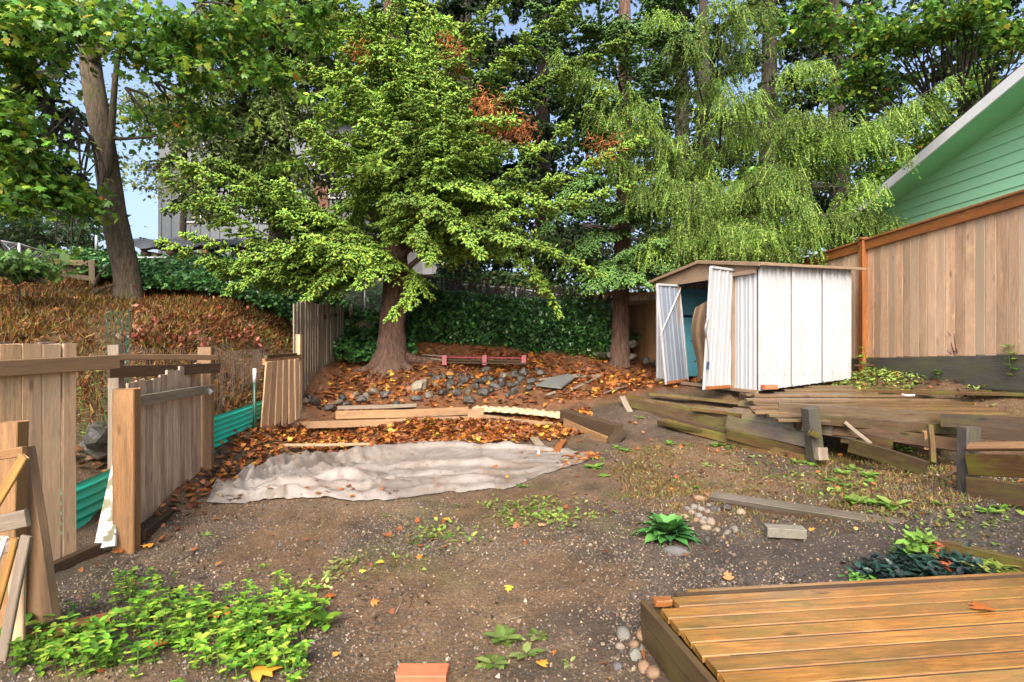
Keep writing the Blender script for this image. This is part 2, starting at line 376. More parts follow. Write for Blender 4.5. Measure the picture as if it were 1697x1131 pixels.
W = _fit()
def H(x, y):
    x = np.clip(np.asarray(x, float), -20, 18); y = np.clip(np.asarray(y, float), -6, 26)
    sh = x.shape; X = np.stack([x.ravel(), y.ravel()], -1)
    out = np.empty(len(X))
    for i in range(0, len(X), 20000):
        q = X[i:i + 20000]; out[i:i + 20000] = _k(((q[:, None] - CP[None, :, :2]) ** 2).sum(-1)) @ W[:-3] + W[-3] + q @ W[-2:]
    return out.reshape(sh)
# cheap value noise
_g = rng.random((256, 256))
def vn(x, y, s=1.0):
    x = np.asarray(x) * s; y = np.asarray(y) * s; i = np.floor(x).astype(int); j = np.floor(y).astype(int); u = x - i; v = y - j
    u = u * u * (3 - 2 * u); v = v * v * (3 - 2 * v); g = lambda a, b: _g[a % 256, b % 256]
    return (g(i, j) * (1 - u) + g(i + 1, j) * u) * (1 - v) + (g(i, j + 1) * (1 - u) + g(i + 1, j + 1) * u) * v
def fbm(x, y, s=1.0, o=4):
    return sum(vn(x + 17 * k, y - 9 * k, s * 2 ** k) * .5 ** k for k in range(o)) / sum(.5 ** k for k in range(o))
def Hr(x, y):
    return H(x, y) + .06 * (fbm(x, y, 1.3) - .5) + .035 * (fbm(x, y, 6) - .5) + .012 * (fbm(x, y, 22, 2) - .5)
def G(px, py, lift=0.0):
    d = np.linspace(1.2, 40, 3000)
    x = (px - CX) / F * d; z = CAMZ - (py - CY) / F * d
    below = z < Hr(x, d) + lift
    i = int(np.argmax(below)) if below.any() else len(d) - 1
    return np.array([x[i], d[i], z[i]])
def on(x, y, lift=0): return np.array([x, y, float(Hr(np.array([x]), np.array([y]))[0]) + lift])

def axis(a, b, fine0, fine1, step, grow=1.12):
    v = list(np.arange(fine0, fine1, step)); s = step; q = fine0
    while q > a: s *= grow; q -= s; v.insert(0, q)
    s = step; q = v[-1]
    while q < b: s *= grow; q += s; v.append(q)
    return np.array(v)
xs = axis(-150, 150, -5.5, 6.5, .045); ys = axis(-60, 200, 2.2, 5.6, .03); ys = np.concatenate([ys[ys < 5.6], np.arange(5.6, 12.5, .06), axis(0, 200, 12.5, 12.6, .08)[1:]]); ys = np.unique(np.round(ys[(ys > 2.2) | (ys < 2.2)], 4))
XX, YY = np.meshgrid(xs, ys); ZZ = Hr(XX, YY)
def inpoly(x, y, poly):
    ins = np.zeros(np.shape(x), bool); n = len(poly)
    for i in range(n):
        x0, y0 = poly[i]; x1, y1 = poly[(i + 1) % n]
        c = ((y0 > y) != (y1 > y)); xi = (x1 - x0) * (y - y0) / ((y1 - y0) + 1e-12) + x0; ins ^= c & (x < xi)
    return ins
def sm(a, b, x): t = np.clip((x - a) / (b - a), 0, 1); return t * t * (3 - 2 * t)
bank = sm(8.9, 9.3, YY + .25 * fbm(XX, YY, 2) - .1) * sm(-3.7, -3.4, XX)
left = 1 - sm(-3.75, -3.4, XX)
grav = sm(.5, .62, fbm(XX, YY, 1.1)) * (1 - sm(4.6, 5.4, YY)) + sm(.9, 1.6, XX) * (1 - sm(4.7, 5.1, YY))
grav = np.clip(grav, 0, 1)
grassy = sm(1.4, 2.2, XX) * sm(4.8, 5.6, YY - (XX - 2) * -.25) * (1 - bank) * sm(.42, .6, fbm(XX + 5, YY, 1.7))
mud = np.array([.19, .115, .06]); gr = np.array([.105, .082, .062]); lf = np.array([.19, .08, .03]); ng = np.array([.12, .065, .025]); gs = np.array([.16, .10, .045])
C = np.ones(XX.shape + (3,)) * mud
def lay(C, m, c): return C * (1 - m[..., None]) + c * m[..., None]
C = lay(C, grav * .8, gr); C = lay(C, grassy * .7, gs); C = lay(C, bank, lf); C = lay(C, left * .9, ng)
C = lay(C, sm(.56, .75, fbm(XX, YY, .8, 3)) * .35 * (1 - bank), np.array([.07, .05, .035]))
C = lay(C, sm(.62, .72, fbm(XX - 3, YY + 8, 1.5, 4)) * .5 * (1 - bank), np.array([.12, .115, .035]))
wetp = sm(.46, .62, fbm(XX + 2, YY - 4, .75, 4)) * (1 - bank) * (1 - left)
C = lay(C, wetp * .7, np.array([.075, .058, .045]))
C = lay(C, sm(.8, 1.6, XX) * (1 - sm(4.3, 4.9, YY)) * .65, np.array([.058, .047, .042]))
C = lay(C, sm(.55, .68, fbm(XX - 7, YY + 1, 1.1, 4)) * .5 * (1 - bank) * (XX < 1), np.array([.24, .165, .09]))
C *= (.55 + .9 * fbm(XX, YY, 6, 4))[..., None]
nx, ny = len(xs), len(ys)
ii = (np.arange(ny - 1)[:, None] * nx + np.arange(nx - 1)[None]).ravel()
FQ = np.stack([ii, ii + 1, ii + nx + 1, ii + nx], -1)
m, nt, b = newmat('ground')
a = N(nt, 'ShaderNodeVertexColor'); a.layer_name = 'Col'; tc = N(nt, 'ShaderNodeTexCoord'); ob = tc.outputs['Object']
f1 = noise(nt, ob, 45, 6, .7); f2 = noise(nt, ob, 6, 5, .6); f3 = noise(nt, ob, 1.4, 3)
vo = N(nt, 'ShaderNodeTexVoronoi'); vo.inputs['Scale'].default_value = 60; nt.links.new(ob, vo.inputs['Vector'])
c = mix(nt, ramp(nt, f1, [(.3, (.45, .45, .45)), (.7, (1.35, 1.35, 1.35))]), (0, 0, 0), a.outputs[0])
mm = nt.nodes.new('ShaderNodeMix'); mm.data_type = 'RGBA'; mm.blend_type = 'MULTIPLY'; mm.inputs[0].default_value = 1
nt.links.new(a.outputs[0], mm.inputs[6]); nt.links.new(ramp(nt, f1, [(.30, (.28, .26, .24)), (.66, (1.0, 1.0, 1.0))]), mm.inputs[7])
c = mix(nt, mixf(nt, ramp(nt, vo.outputs['Color'], [(.86, (0, 0, 0)), (.9, (1, 1, 1))]), .6), mm.outputs[2], (.24, .18, .12))
nt.links.new(c, b.inputs['Base Color'])
rr = N(nt, 'ShaderNodeMapRange'); nt.links.new(f3, rr.inputs[0]); rr.inputs[1].default_value = .42; rr.inputs[2].default_value = .62; rr.inputs[3].default_value = .85; rr.inputs[4].default_value = .3
nt.links.new(rr.outputs[0], b.inputs['Roughness']); b.inputs['Specular IOR Level'].default_value = .45
bump(nt, b, f1, 1.0, .035)
nt.links.new(mixf(nt, ramp(nt, f3, [(.5, (0, 0, 0)), (.62, (1, 1, 1))]), .45), b.inputs['Coat Weight']); b.inputs['Coat Roughness'].default_value = .22
me = np_mesh('ground', np.stack([XX, YY, ZZ], -1).reshape(-1, 3), FQ, m, C.reshape(-1, 3), True)
tag(link('ground', me), 'wet brown yard ground of mud and gravel rising to a leaf strewn bank', kind='structure')

# ---------------------------------------------------------------- boards
def board_mesh(L, w, t, ch=.004, jit=.004, seg=2, taper=None):
    h, k = w / 2, t / 2; ch = min(ch, h * .4, k * .4)
    sec = [(-h + ch, -k), (h - ch, -k), (h, -k + ch), (h, k - ch), (h - ch, k), (-h + ch, k), (-h, k - ch), (-h, -k + ch)]
    V = []; bow = random.uniform(-jit, jit); bw2 = random.uniform(-jit, jit)
    for i in range(seg + 1):
        u = i / seg; b = 4 * u * (1 - u); s = 1 if not taper else 1 + (taper - 1) * u
        for y, z in sec:
            V.append((L * (u - .5) + (random.uniform(-.004, .004) if i in (0, seg) else 0), y * s + bow * b, z + bw2 * b))
    n = len(sec); Fq = [[i * n + j, i * n + (j + 1) % n, (i + 1) * n + (j + 1) % n, (i + 1) * n + j] for i in range(seg) for j in range(n)]
    return V, Fq, [list(range(n))[::-1], [seg * n + j for j in range(n)]]
def board(name, p0, p1, w, t, mat, parent=None, wdir=(0, 0, 1), jit=.004, taper=None, ch=.004):
    """piece of lumber from p0 to p1; width runs along wdir, thickness across both"""
    p0 = np.asarray(p0, float); p1 = np.asarray(p1, float); L = np.linalg.norm(p1 - p0)
    X = (p1 - p0) / L; Y = np.asarray(wdir, float); Y = unit(Y - X * (Y @ X)); Z = np.cross(X, Y)
    V, Fq, caps = board_mesh(L, w, t, ch, jit, 2, taper)
    me = np_mesh(name, V, [Fq, caps], mat)
    Mx = Matrix.Identity(4)
    c = (p0 + p1) / 2
    for i in range(3): Mx[i][0], Mx[i][1], Mx[i][2], Mx[i][3] = X[i], Y[i], Z[i], c[i]
    return link(name, me, parent, Mx)
def plank(p0, p1, w, t, mat, label, cat='plank', group=None, wdir=(0, 1, 0), name='plank', taper=None, jit=.01):
    return tag(board(name, p0, p1, w, t, mat, None, wdir, jit=jit, taper=taper), label, cat, group)
def tubeobj(name, pts, r, mat, parent=None, sides=8, smooth=True):
    s = Soup(); V, Fs = tube(pts, r, sides); s.add(V, Fs); return s.obj(name, mat, parent, smooth)

# ================================================================ GREEN HOUSE (right)
hx = lambda y: 8.40 + (12.6 - y) * .03
house = thing('green_house', (8.4, 12, 1.4), 'mint green gabled house with white fascia rising behind the tall cedar fence', 'house')
slope = .285; wy0, wy1 = 12.75, 3.0; eavez = 4.55
ridge_y = 5.0
def rake(y): return eavez + (12.6 - y) * slope if y > ridge_y else eavez + (12.6 - ridge_y) * slope - (ridge_y - y) * slope
s = Soup()
for (a0, a1) in [(12.75, ridge_y), (ridge_y, -2.0)]:
    pts = [(hx(a0) + .03, a0, 1.3), (hx(a1) + .03, a1, 1.3), (hx(a1) + .03, a1, rake(a1)), (hx(a0) + .03, a0, rake(a0))]
    V = [np.array(p) for p in pts] + [np.array(p) + np.array([.15, 0, 0]) for p in pts]
    s.add(V, [[0, 1, 2, 3], [7, 6, 5, 4], [0, 4, 5, 1], [3, 2, 6, 7], [1, 5, 6, 2], [0, 3, 7, 4]])
s.add([(x, y, z) for z in (1.3, 4.5) for x, y in ((8.45, 12.9), (16, 12.9), (16, 12.75), (8.45, 12.75))], [[3, 2, 1, 0], [4, 5, 6, 7], [0, 1, 5, 4], [1, 2, 6, 5], [2, 3, 7, 6], [3, 0, 4, 7]])
wall = s.obj('wall', M['greenpaint'], house)
z = 1.4; k = 0
while z < rake(ridge_y) - .05:
    far = 12.72 if z < 4.5 else 12.6 - (z - eavez) / slope
    far = min(12.72, far); near = max(-2, ridge_y - (far - ridge_y)) if z > 4.5 else -2
    if far - near > .4:
        h = .2
        # lap board: bottom edge proud; top cut to rake with a shorter top edge
        ft = min(far, 12.6 - (z + h - eavez) / slope if z + h > 4.5 else 12.72)
        o0, o1 = -.022, -.004
        V = [(hx(far) + o0, far, z), (hx(near) + o0, near, z), (hx(near) + o1, near, z + h), (hx(ft) + o1, ft, z + h),
             (hx(far) + .02, far, z), (hx(near) + .02, near, z), (hx(near) + .02, near, z + h), (hx(ft) + .02, ft, z + h)]
        q = Soup(); q.add(V, [[0, 1, 2, 3], [7, 6, 5, 4], [0, 4, 5, 1], [3, 2, 6, 7], [1, 5, 6, 2], [0, 3, 7, 4]])
        q.obj('siding_board', M['greenpaint'], house)
        yy = near + (k % 3) * .7 + .3
    z += .2; k += 1
# roof, soffit boards, fascia
def slab(name, y0, y1, x0, x1, zo0, zo1, mat, par=house):
    q = Soup(); V = []
    for y in (y0, y1):
        for x, zo in ((x0, zo0), (x1, zo0), (x1, zo1), (x0, zo1)): V.append((x - (y - 12.6) * .03 * 0 , y, rake(y) + zo))
    q.add(V, [[0, 1, 2, 3], [7, 6, 5, 4], [0, 4, 5, 1], [1, 5, 6, 2], [2, 6, 7, 3], [3, 7, 4, 0]]); return q.obj(name, mat, par)
for a, b_ in ((13.35, ridge_y), (ridge_y - .003, -2.0)):
    slab('roof', a, b_, 7.84, 17, .145, .185, M['shingle'])
    slab('fascia', a, b_, 7.815, 7.85, -.05, .142, M['fascia'])
y = 13.3
while y > ridge_y + .5:
    slab('soffit_board', y, y - .595, 7.853, 8.75, .0, .02, M['soffit']); y -= .6
slab('soffit_board', ridge_y + .45, ridge_y + .003, 7.853, 8.75, .0, .02, M['soffit'])

# ================================================================ RIGHT CEDAR FENCE
def fx(y): return 5.93 - (y - 6.5) * .0875
def ftop(y): return 3.28 - (y - 6.5) * .042
def fbot(y): return 1.45 - (y - 6.5) * .046
cf = thing('cedar_fence', (5.9, 7, 1.2), 'tall cedar board fence with orange stained cap rail along the right side', 'fence')
y = 3.6
while y < 14.5:
    w = random.choice([.135, .14, .14, .145])
    if abs(y - 9.05) > .08:
        board('fence_board', (fx(y), y, fbot(y) + random.uniform(-.008, .008)), (fx(y), y, ftop(y) - .05), w, .018, M['cedar'], cf, wdir=(-.0875, 1, 0), jit=.002)
    y += w + .004
for a, b_ in ((3.5, 8.98), (9.12, 14.6)):
    board('cap_rail', (fx(a) - .035, a, ftop(a) - .045), (fx(b_) - .035, b_, ftop(b_) - .045), .135, .035, M['capwood'], cf, wdir=(0, 0, 1), jit=.001)
    board('cap_top', (fx(a) - .02, a, ftop(a) + .045), (fx(b_) - .02, b_, ftop(b_) + .045), .11, .03, M['capwood'], cf, wdir=(1, 0, 0), jit=.001)
    board('kick_board', (fx(a) - .02, a, fbot(a) - .22), (fx(b_) - .02, b_, fbot(b_) - .22), .42, .035, M['charpost'], cf, wdir=(0, 0, 1), jit=.001)
for yy in (9.05, 12.0, 6.1 - 2.6):
    pz = board('fence_post', (fx(yy) - .04, yy, 1.0), (fx(yy) - .04, yy, ftop(yy) + .06), .11, .1, M['capwood'], cf, wdir=(0, 1, 0), jit=.001)
    board('post_cap', (fx(yy) - .04, yy, ftop(yy) + .061), (fx(yy) - .04, yy, ftop(yy) + .09), .15, .15, M['capwood'], cf, wdir=(0, 1, 0), jit=.0)

# ================================================================ SHED
shed = thing('metal_shed', (3.4, 8.6, .9), 'white ribbed metal garden shed leaning with its two doors hanging open', 'shed')
U = np.array([.934, .357, 0]); Gd = np.array([-.357, .934, 0])      # along long wall, along gable wall
A0 = np.array([3.47, 7.9, 0]); zb, zw = .90, 1.77
def ribbed(name, a, b, z0a, z0b, z1a, z1b, mat, parent, pitch=.2, dep=.018, flip=1, tilt=(0, 0, 0), top=None):
    a = np.asarray(a, float); b = np.asarray(b, float); L = np.linalg.norm(b - a); d = (b - a) / L; n = np.array([d[1], -d[0], 0]) * flip
    prof = []; s = 0.0
    while s < L - .01:
        for ds, dn in ((0, 0), (.012, dep), (.034, dep), (.046, 0), (.096, 0), (.104, dep * .45), (.118, dep * .45), (.126, 0)):
            if s + ds < L: prof.append((s + ds, dn))
        s += pitch
    prof.append((L, 0)); V = []; tl = np.asarray(tilt, float)
    for s, dn in prof:
        f = s / L; p = a + d * s + n * dn; z0 = z0a + (z0b - z0a) * f; z1 = (z1a + (z1b - z1a) * f) if top is None else top(f)
        V += [np.array([p[0], p[1], z0]), np.array([p[0], p[1], z1]) + tl]
    m_ = len(prof); bk = [v - n * .006 for v in V]
    Fq = [[2 * i, 2 * i + 2, 2 * i + 3, 2 * i + 1] for i in range(m_ - 1)] + [[2 * m_ + 2 * i + 1, 2 * m_ + 2 * i + 3, 2 * m_ + 2 * i + 2, 2 * m_ + 2 * i] for i in range(m_ - 1)]
    q = Soup(); q.add(V + bk, Fq); return q.obj(name, mat, parent)
B0 = A0 + U * 1.82; C0 = A0 + Gd * 2.4; D0 = B0 + Gd * 2.4
lean = (.0, 0, 0)
ribbed('wall_panel', A0, B0, .90, 1.03, zb + zw, zb + zw + .03, M['white_metal'], shed, flip=1, dep=.034, pitch=.152)
ribbed('wall_panel', B0, D0, 1.0, 1.0, 2.68, 2.68, M['white_metal'], shed)
ribbed('wall_panel', C0, D0, .95, 1.0, 2.68, 2.7, M['white_metal'], shed, flip=-1)
ga = lambda t: A0 + Gd * t
gt = lambda f, t0, t1: zb + zw + .17 * (1 - abs((t0 + (t1 - t0) * f) - 1.2) / 1.2)
ribbed('wall_panel', ga(.5), ga(.03), .91, .90, 0, 0, M['white_metal'], shed, pitch=.16, top=lambda f: gt(f, .5, .0) - .0)
ribbed('wall_panel', ga(2.4), ga(1.78), .93, .93, 0, 0, M['white_metal'], shed, pitch=.16, top=lambda f: gt(f, 2.4, 1.78) - .0)
# header over doorway (tan gable panel)
nG = np.array([-.934, -.357, 0])
q = Soup(); V = []
for off in (0.004, .03):
    for t, z in ((2.42, zb + zw - .06), (-.02, zb + zw - .06), (-.02, zb + zw + .0), (1.2, zb + zw + .175), (2.42, zb + zw + .0)):
        p = ga(t) + nG * off; V.append((p[0], p[1], z))
q.add(V, [[4, 3, 2, 1, 0]]); q.add(V, [[5, 6, 7, 8, 9]]); 
q.obj('gable_panel', M['tan_metal'], shed)
board('door_track', ga(2.4) + nG * .05 + [0, 0, zb + zw - .09], ga(.0) + nG * .05 + [0, 0, zb + zw - .09], .06, .03, M['tan_metal'], shed)
board('door_jamb', ga(.5) + nG * .02 + [0, 0, .92], ga(.5) + nG * .02 + [0, 0, zb + zw - .06], .09, .05, M['tan_metal'], shed, wdir=Gd)
board('door_jamb', ga(1.78) + nG * .02 + [0, 0, .92], ga(1.78) + nG * .02 + [0, 0, zb + zw - .06], .09, .05, M['tan_metal'], shed, wdir=Gd)
board('corner_trim', A0 + nG * .012 - U * 0 + np.array([.0, -.012, .9]), A0 + nG * .012 + np.array([.0, -.012, zb + zw]), .03, .03, M['white_metal'], shed)
board('floor_sill', ga(2.4) + nG * .02 + [0, 0, .90], ga(0) + nG * .02 + [0, 0, .885], .05, .06, M['tan_metal'], shed)
# roof: two slopes, low
def roofslab(t0, z0, t1, z1, th=.025):
    q = Soup(); V = []
    for z_ in (0, th):
        for t, z in ((t0, z0), (t1, z1)):
            for u in (-.07, 1.92): p = ga(t) + U * u; V.append((p[0], p[1], z + z_))
    q.add(V, [[0, 2, 3, 1], [4, 5, 7, 6], [0, 1, 5, 4], [2, 6, 7, 3], [0, 4, 6, 2], [1, 3, 7, 5]]); return q
zr = zb + zw
roofslab(-.1, zr + .005, 1.2, zr + .2).obj('roof_panel', M['tan_metal'], shed); roofslab(1.2, zr + .2, 2.5, zr + .005).obj('roof_panel', M['tan_metal'], shed)
for t0, t1, z0, z1 in ((-.11, 1.2, zr + .005, zr + .2), (1.2, 2.51, zr + .2, zr + .005)):
    board('rake_trim', ga(t0) - U * .09 + [0, 0, z0 - .012], ga(t1) - U * .09 + [0, 0, z1 - .006], .05, .02, M['tan_metal'], shed, jit=0)
board('eave_trim', ga(-.115) - U * .08 + [0, 0, zr - .002], ga(-.115) + U * 1.98 + [0, 0, zr + .02], .04, .02, M['tan_metal'], shed, jit=0)
for f_ in (.33, .66):
    p = A0 + U * 1.82 * f_; board('panel_seam', p - Gd * .036 + [0, 0, .93 + .12 * f_], p - Gd * .036 + [0, 0, zb + zw - .02], .03, .006, M['white_metal'], shed, wdir=U, jit=0)
for f_ in np.linspace(.03, .97, 10):
    for z_ in (1.12, 1.75, zb + zw - .06):
        p = A0 + U * 1.82 * f_ - Gd * .036; board('screw', p + [0, 0, z_], p + U * .012 + [0, 0, z_], .012, .006, M['rust'], shed, jit=0)
# doors: trapezoid-tilted panels
def door(h, e, z0h, z0e, z1h, z1e, tilt, mat, inner, label):
    h = np.asarray(h, float); e = np.asarray(e, float)
    dr = ribbed('door', h, e, z0h, z0e, z1h, z1e, mat, shed, pitch=.21, tilt=tilt, flip=inner); dr['label'] = label
    d = unit(e - h); tl = np.array(tilt)
    fr = M['tan_metal'] if inner == 1 else M['white_door']
    off = np.array([d[1], -d[0], 0]) * inner * .012
    for a, z0, z1 in ((h, z0h, z1h), (e, z0e, z1e)):
        board('door_frame', a + off + [0, 0, z0], a + off + [0, 0, z1] + tl, .035, .03, fr, dr, wdir=d, jit=0)
    board('door_frame', h + off + [0, 0, z1h] + tl, e + off + [0, 0, z1e] + tl, .035, .03, fr, dr, jit=0)
    board('door_frame', h + off + [0, 0, z0h + .02], e + off + [0, 0, z0e + .02], .05, .03, M['rust'], dr, jit=0)
    return dr
# left door, seen from inside
h1 = np.array([(1139 - CX) / F * 9.55, 9.55, 0]); e1 = np.array([(1103 - CX) / F * 9.25, 9.25, 0])
def zz(py, d): return CAMZ - (py - CY) / F * d
d1 = door(h1, e1, zz(632, 9.55), zz(637, 9.25), zz(474, 9.55), zz(472, 9.25), (-.15, 0, 0), M['grey_metal'], -1, 'grey inside face of the shed door swung out to the left')
dd = unit(e1 - h1); of = np.array([dd[1], -dd[0], 0]) * -.04
tubeobj('diagonal_brace', [P(1129, 476, 9.50), P(1094, 557, 9.2)], .011, M['plainwhite'], d1)
h2 = np.array([(1209 - CX) / F * 8.37, 8.37, 0]); e2 = np.array([(1165 - CX) / F * 7.95, 7.95, 0])
d2 = door(h2, e2, zz(643, 8.37), zz(646, 7.95), zz(449, 8.37), zz(443, 7.95), (.10, .0, 0), M['white_door'], -1, 'white outer face of the shed door hanging open')
tubeobj('door_handle', [P(1171, 530, 7.9), P(1168, 545, 7.85), P(1170, 560, 7.9)], .008, M['galv'], d2)
board('hanging_tag', P(1174, 600, 7.9), P(1173, 613, 7.9), .035, .008, M['navy'], d2, wdir=(1, 0, 0))
tubeobj('cord', smooth_path([P(1174, 530, 7.92), P(1171, 555, 7.9), P(1174, 580, 7.9), P(1174, 600, 7.9)], 9), .004, M['charpost'], d2)
# inside: blue foam board on the back and left inner wall
fb = thing('foam_board', (3.8, 10, .95), 'blue foam insulation sheet standing inside the dim shed', 'insulation board')
pa, pb = ga(2.28) + U * .12, ga(2.28) + U * 1.6
q = Soup(); V = []
for o in (0, -.04):
    for p, z in ((pa, .96), (pb, .96), (pb, 2.55), (pa, 2.55)): V.append(p + Gd * o + np.array([0, 0, z]))
q.add(V, [[0, 3, 2, 1], [4, 5, 6, 7], [0, 1, 5, 4], [2, 3, 7, 6], [1, 2, 6, 5], [0, 4, 7, 3]]); q.obj('sheet', M['bluefoam'], fb)
board('stripe', pa - Gd * .043 + [0, 0, 2.05], pb - Gd * .043 + [0, 0, 2.05], .05, .006, M['navy'], fb, jit=0)
for k in range(22):
    p = pa + (pb - pa) * random.uniform(.02, .7) - Gd * .043; z = random.uniform(1.05, 2.0)
    board('spot', p + [0, 0, z], p + U * .03 + [0, 0, z + random.uniform(-.01, .01)], .025, .005, M['navy'], fb, jit=0)
# tan cloth hanging behind the open door
q = Soup(); n1, n2 = 12, 16; V = []
for j in range(n2):
    for i in range(n1):
        u, v = i / (n1 - 1), j / (n2 - 1)
        p = P(1152 + 22 * u - 6 * math.sin(v * 5) + 4 * v * (u - .5), 498 + 130 * v - 12 * (1 - u) * (1 - v) * -1, 9.0 - .5 * u + .05 * math.sin(u * 11 + v * 3))
        V.append(p)
q.add(V, [[j * n1 + i, j * n1 + i + 1, (j + 1) * n1 + i + 1, (j + 1) * n1 + i] for j in range(n2 - 1) for i in range(n1 - 1)])
tag(q.obj('hanging_cloth', M['cloth'], None, True), 'tan canvas cloth hanging inside the shed doorway', 'cloth')

# ================================================================ TERRACE DECK under the shed
td = thing('terrace_deck', (4.6, 7, .8), 'low wet wooden deck in front of the white shed', 'deck')
rowsd = np.linspace(6.25, 8.25, 15)
for k, d in enumerate(rowsd):
    zt = .72 + (d - 6.25) * .1 + random.uniform(-.012, .012)
    x0 = {0: 3.05, 1: 3.0, 2: 2.95}.get(k, 2.9 + (d - 6.25) * .22) + random.uniform(-.1, .1)
    if d > 7.7: x0 = 3.5 + (d - 7.7) * 1.5
    x1 = 6.02 - (d - 6) * .09 + random.uniform(-.04, .04)
    if k < 3: x1 = 5.0 + k * .3
    board('deck_board', (x0, d + .10, zt), (x1, d - .16, zt + .02), .132, .032, M['terr'], td, wdir=(0, 1, 0), jit=.006)
for x in (3.3, 4.0, 4.7, 5.4):
    board('joist', (x, 6.45, .64), (x, 8.1, .80), .12, .05, M['darkwood'], td, jit=.0)

# stacked, rotten terrace front
def pk(a, b, w, t, mat, label, **kw): return plank(P(*a), P(*b), w, t, M[mat], label, **kw)
pk((1042, 662, 8.5), (1238, 701, 7.15), .13, .06, 'mossy', 'upper long mossy plank at the left end of the collapsed terrace wall', wdir=(0, 0, 1))
pk((1042, 674, 8.48), (1215, 725, 7.1), .11, .06, 'darkwood', 'dark plank half sunk below the mossy one at the left end of the terrace wall', wdir=(0, 0, 1))
pk((1070, 664, 8.3), (1232, 686, 7.6), .2, .045, 'mossy', 'wide green topped board lying flat left of the metal shed', wdir=(0, 1, 0))
pk((1078, 653, 8.6), (1235, 669, 8.0), .16, .045, 'mossy', 'flat mossy board just in front of the shed doorway', wdir=(0, 1, 0))
pk((1090, 700, 7.7), (1230, 731, 6.95), .05, .05, 'mossy', 'thin rotten strip at the foot of the terrace wall', wdir=(0, 0, 1))
pk((1205, 700, 7.0), (1345, 732, 6.35), .17, .06, 'mossy', 'brown reddish plank butting against the grey leaning post, middle of the wall', wdir=(0, .4, 1))
pk((1205, 718, 6.95), (1340, 754, 6.32), .13, .06, 'mossy', 'lowest plank of the terrace wall left of the grey post', wdir=(0, 0, 1))
pk((1210, 682, 7.15), (1372, 703, 6.45), .26, .05, 'mossy', 'wide orange and green topped board behind the grey post', wdir=(.1, 1, .15))
pk((1225, 670, 7.5), (1440, 690, 6.6), .12, .05, 'mossy', 'long board ending at the deck edge above the grey post', wdir=(0, .8, .4))
pk((1290, 676, 6.6), (1615, 697, 5.95), .12, .06, 'terr', 'long front edge beam of the terrace deck, ragged at its right end', wdir=(0, 0, 1))
pk((1330, 693, 6.3), (1585, 712, 5.95), .11, .05, 'mossy', 'green edged beam under the terrace deck front', wdir=(0, 0, 1))
pk((1395, 722, 6.3), (1480, 738, 6.0), .15, .08, 'mossy', 'short blocky timber right of the grey post', wdir=(0, 0, 1))
pk((1408, 738, 6.05), (1535, 777, 5.5), .15, .05, 'mossy', 'slanting mossy plank sliding down below the terrace gap', wdir=(0, 0, 1))
pk((1395, 707, 6.45), (1560, 745, 6.0), .10, .04, 'darkwood', 'dark broken board sagging in the gap under the deck', wdir=(0, .3, 1))
pk((1380, 700, 6.6), (1600, 722, 6.1), .09, .05, 'darkwood', 'blackened joist exposed under the deck edge', wdir=(0, 0, 1))
pk((1400, 700, 6.15), (1443, 735, 6.0), .035, .02, 'greywood', 'thin grey stick leaning in the gap beneath the deck', wdir=(0, 0, 1), name='stick')
pk((1541, 705, 5.75), (1546, 768, 5.55), .05, .04, 'mossy', 'narrow upright stake standing under the deck gap', wdir=(1, 0, 0), name='stake', cat='stake')
pk((1533, 715, 5.9), (1534, 745, 5.9), .05, .04, 'oldpost', 'short split stake beside the narrow upright stake', wdir=(1, 0, 0), name='stake', cat='stake')
pk((1555, 800, 5.2), (1597, 780, 5.3), .1, .03, 'darkwood', 'broken dark board end lying beside the dark right post', wdir=(1, .5, 0))
pk((1452, 640, 8.2), (1660, 634, 7.2), .12, .04, 'mossy', 'loose plank lying along the back of the terrace near the cedar fence', wdir=(0, 1, 0))
pk((1430, 648, 7.9), (1700, 654, 6.5), .12, .04, 'mossy', 'second loose plank lying behind the deck, nearer than the first', wdir=(0, 1, 0))
pk((1414, 606, 8.9), (1478, 604, 8.8), .05, .03, 'darkwood', 'short dark board beside the far corner of the shed', wdir=(0, 1, 0))
pk((1031, 659, 8.6), (1047, 690, 8.2), .09, .05, 'greywood', 'short grey stake leaning at the left tip of the terrace planks', wdir=(1, 0, 0), name='stake', cat='stake')
pk((1048, 668, 8.4), (1250, 716, 7.0), .14, .07, 'mossy', 'middle mossy plank course of the collapsed terrace wall, left half', wdir=(0, .1, 1))
pk((1100, 700, 7.75), (1340, 764, 6.28), .11, .07, 'mossy', 'bottom most long sunk plank of the terrace wall left of the post', wdir=(0, .1, 1))
pk((1150, 676, 7.6), (1380, 700, 6.75), .2, .05, 'mossy', 'wide plank lying flat in front of the white shed wall', wdir=(0, 1, .1))
pk((1230, 690, 6.9), (1420, 718, 6.2), .16, .06, 'mossy', 'thick reddish plank under the deck front right of centre', wdir=(0, .2, 1))
pk((1380, 712, 6.3), (1600, 740, 5.75), .13, .06, 'darkwood', 'dark sagging beam low in the gap below the deck', wdir=(0, .3, 1))
pk((1560, 697, 5.9), (1760, 708, 5.2), .14, .06, 'mossy', 'deck edge plank continuing to the right edge of the picture', wdir=(0, .2, 1))
pk((1590, 712, 5.6), (1760, 730, 5.1), .12, .06, 'darkwood', 'dark plank under the deck edge at the far right', wdir=(0, .2, 1))
# grey post
gp = thing('leaning_post', P(1350, 760, 6.2), 'weathered grey post leaning in front of the terrace planks', 'post')
board('post', P(1352, 762, 6.2), P(1342, 676, 6.15), .15, .13, M['charpost'], gp, wdir=(1, .3, 0), ch=.012)
board('block', P(1362, 762, 6.1), P(1360, 742, 6.12), .13, .1, M['greywood'], gp, wdir=(1, .3, 0), ch=.02)
board('cross_cleat', P(1342, 717, 6.05), P(1358, 724, 6.05), .06, .04, M['mossy'], gp, wdir=(0, 0, 1))
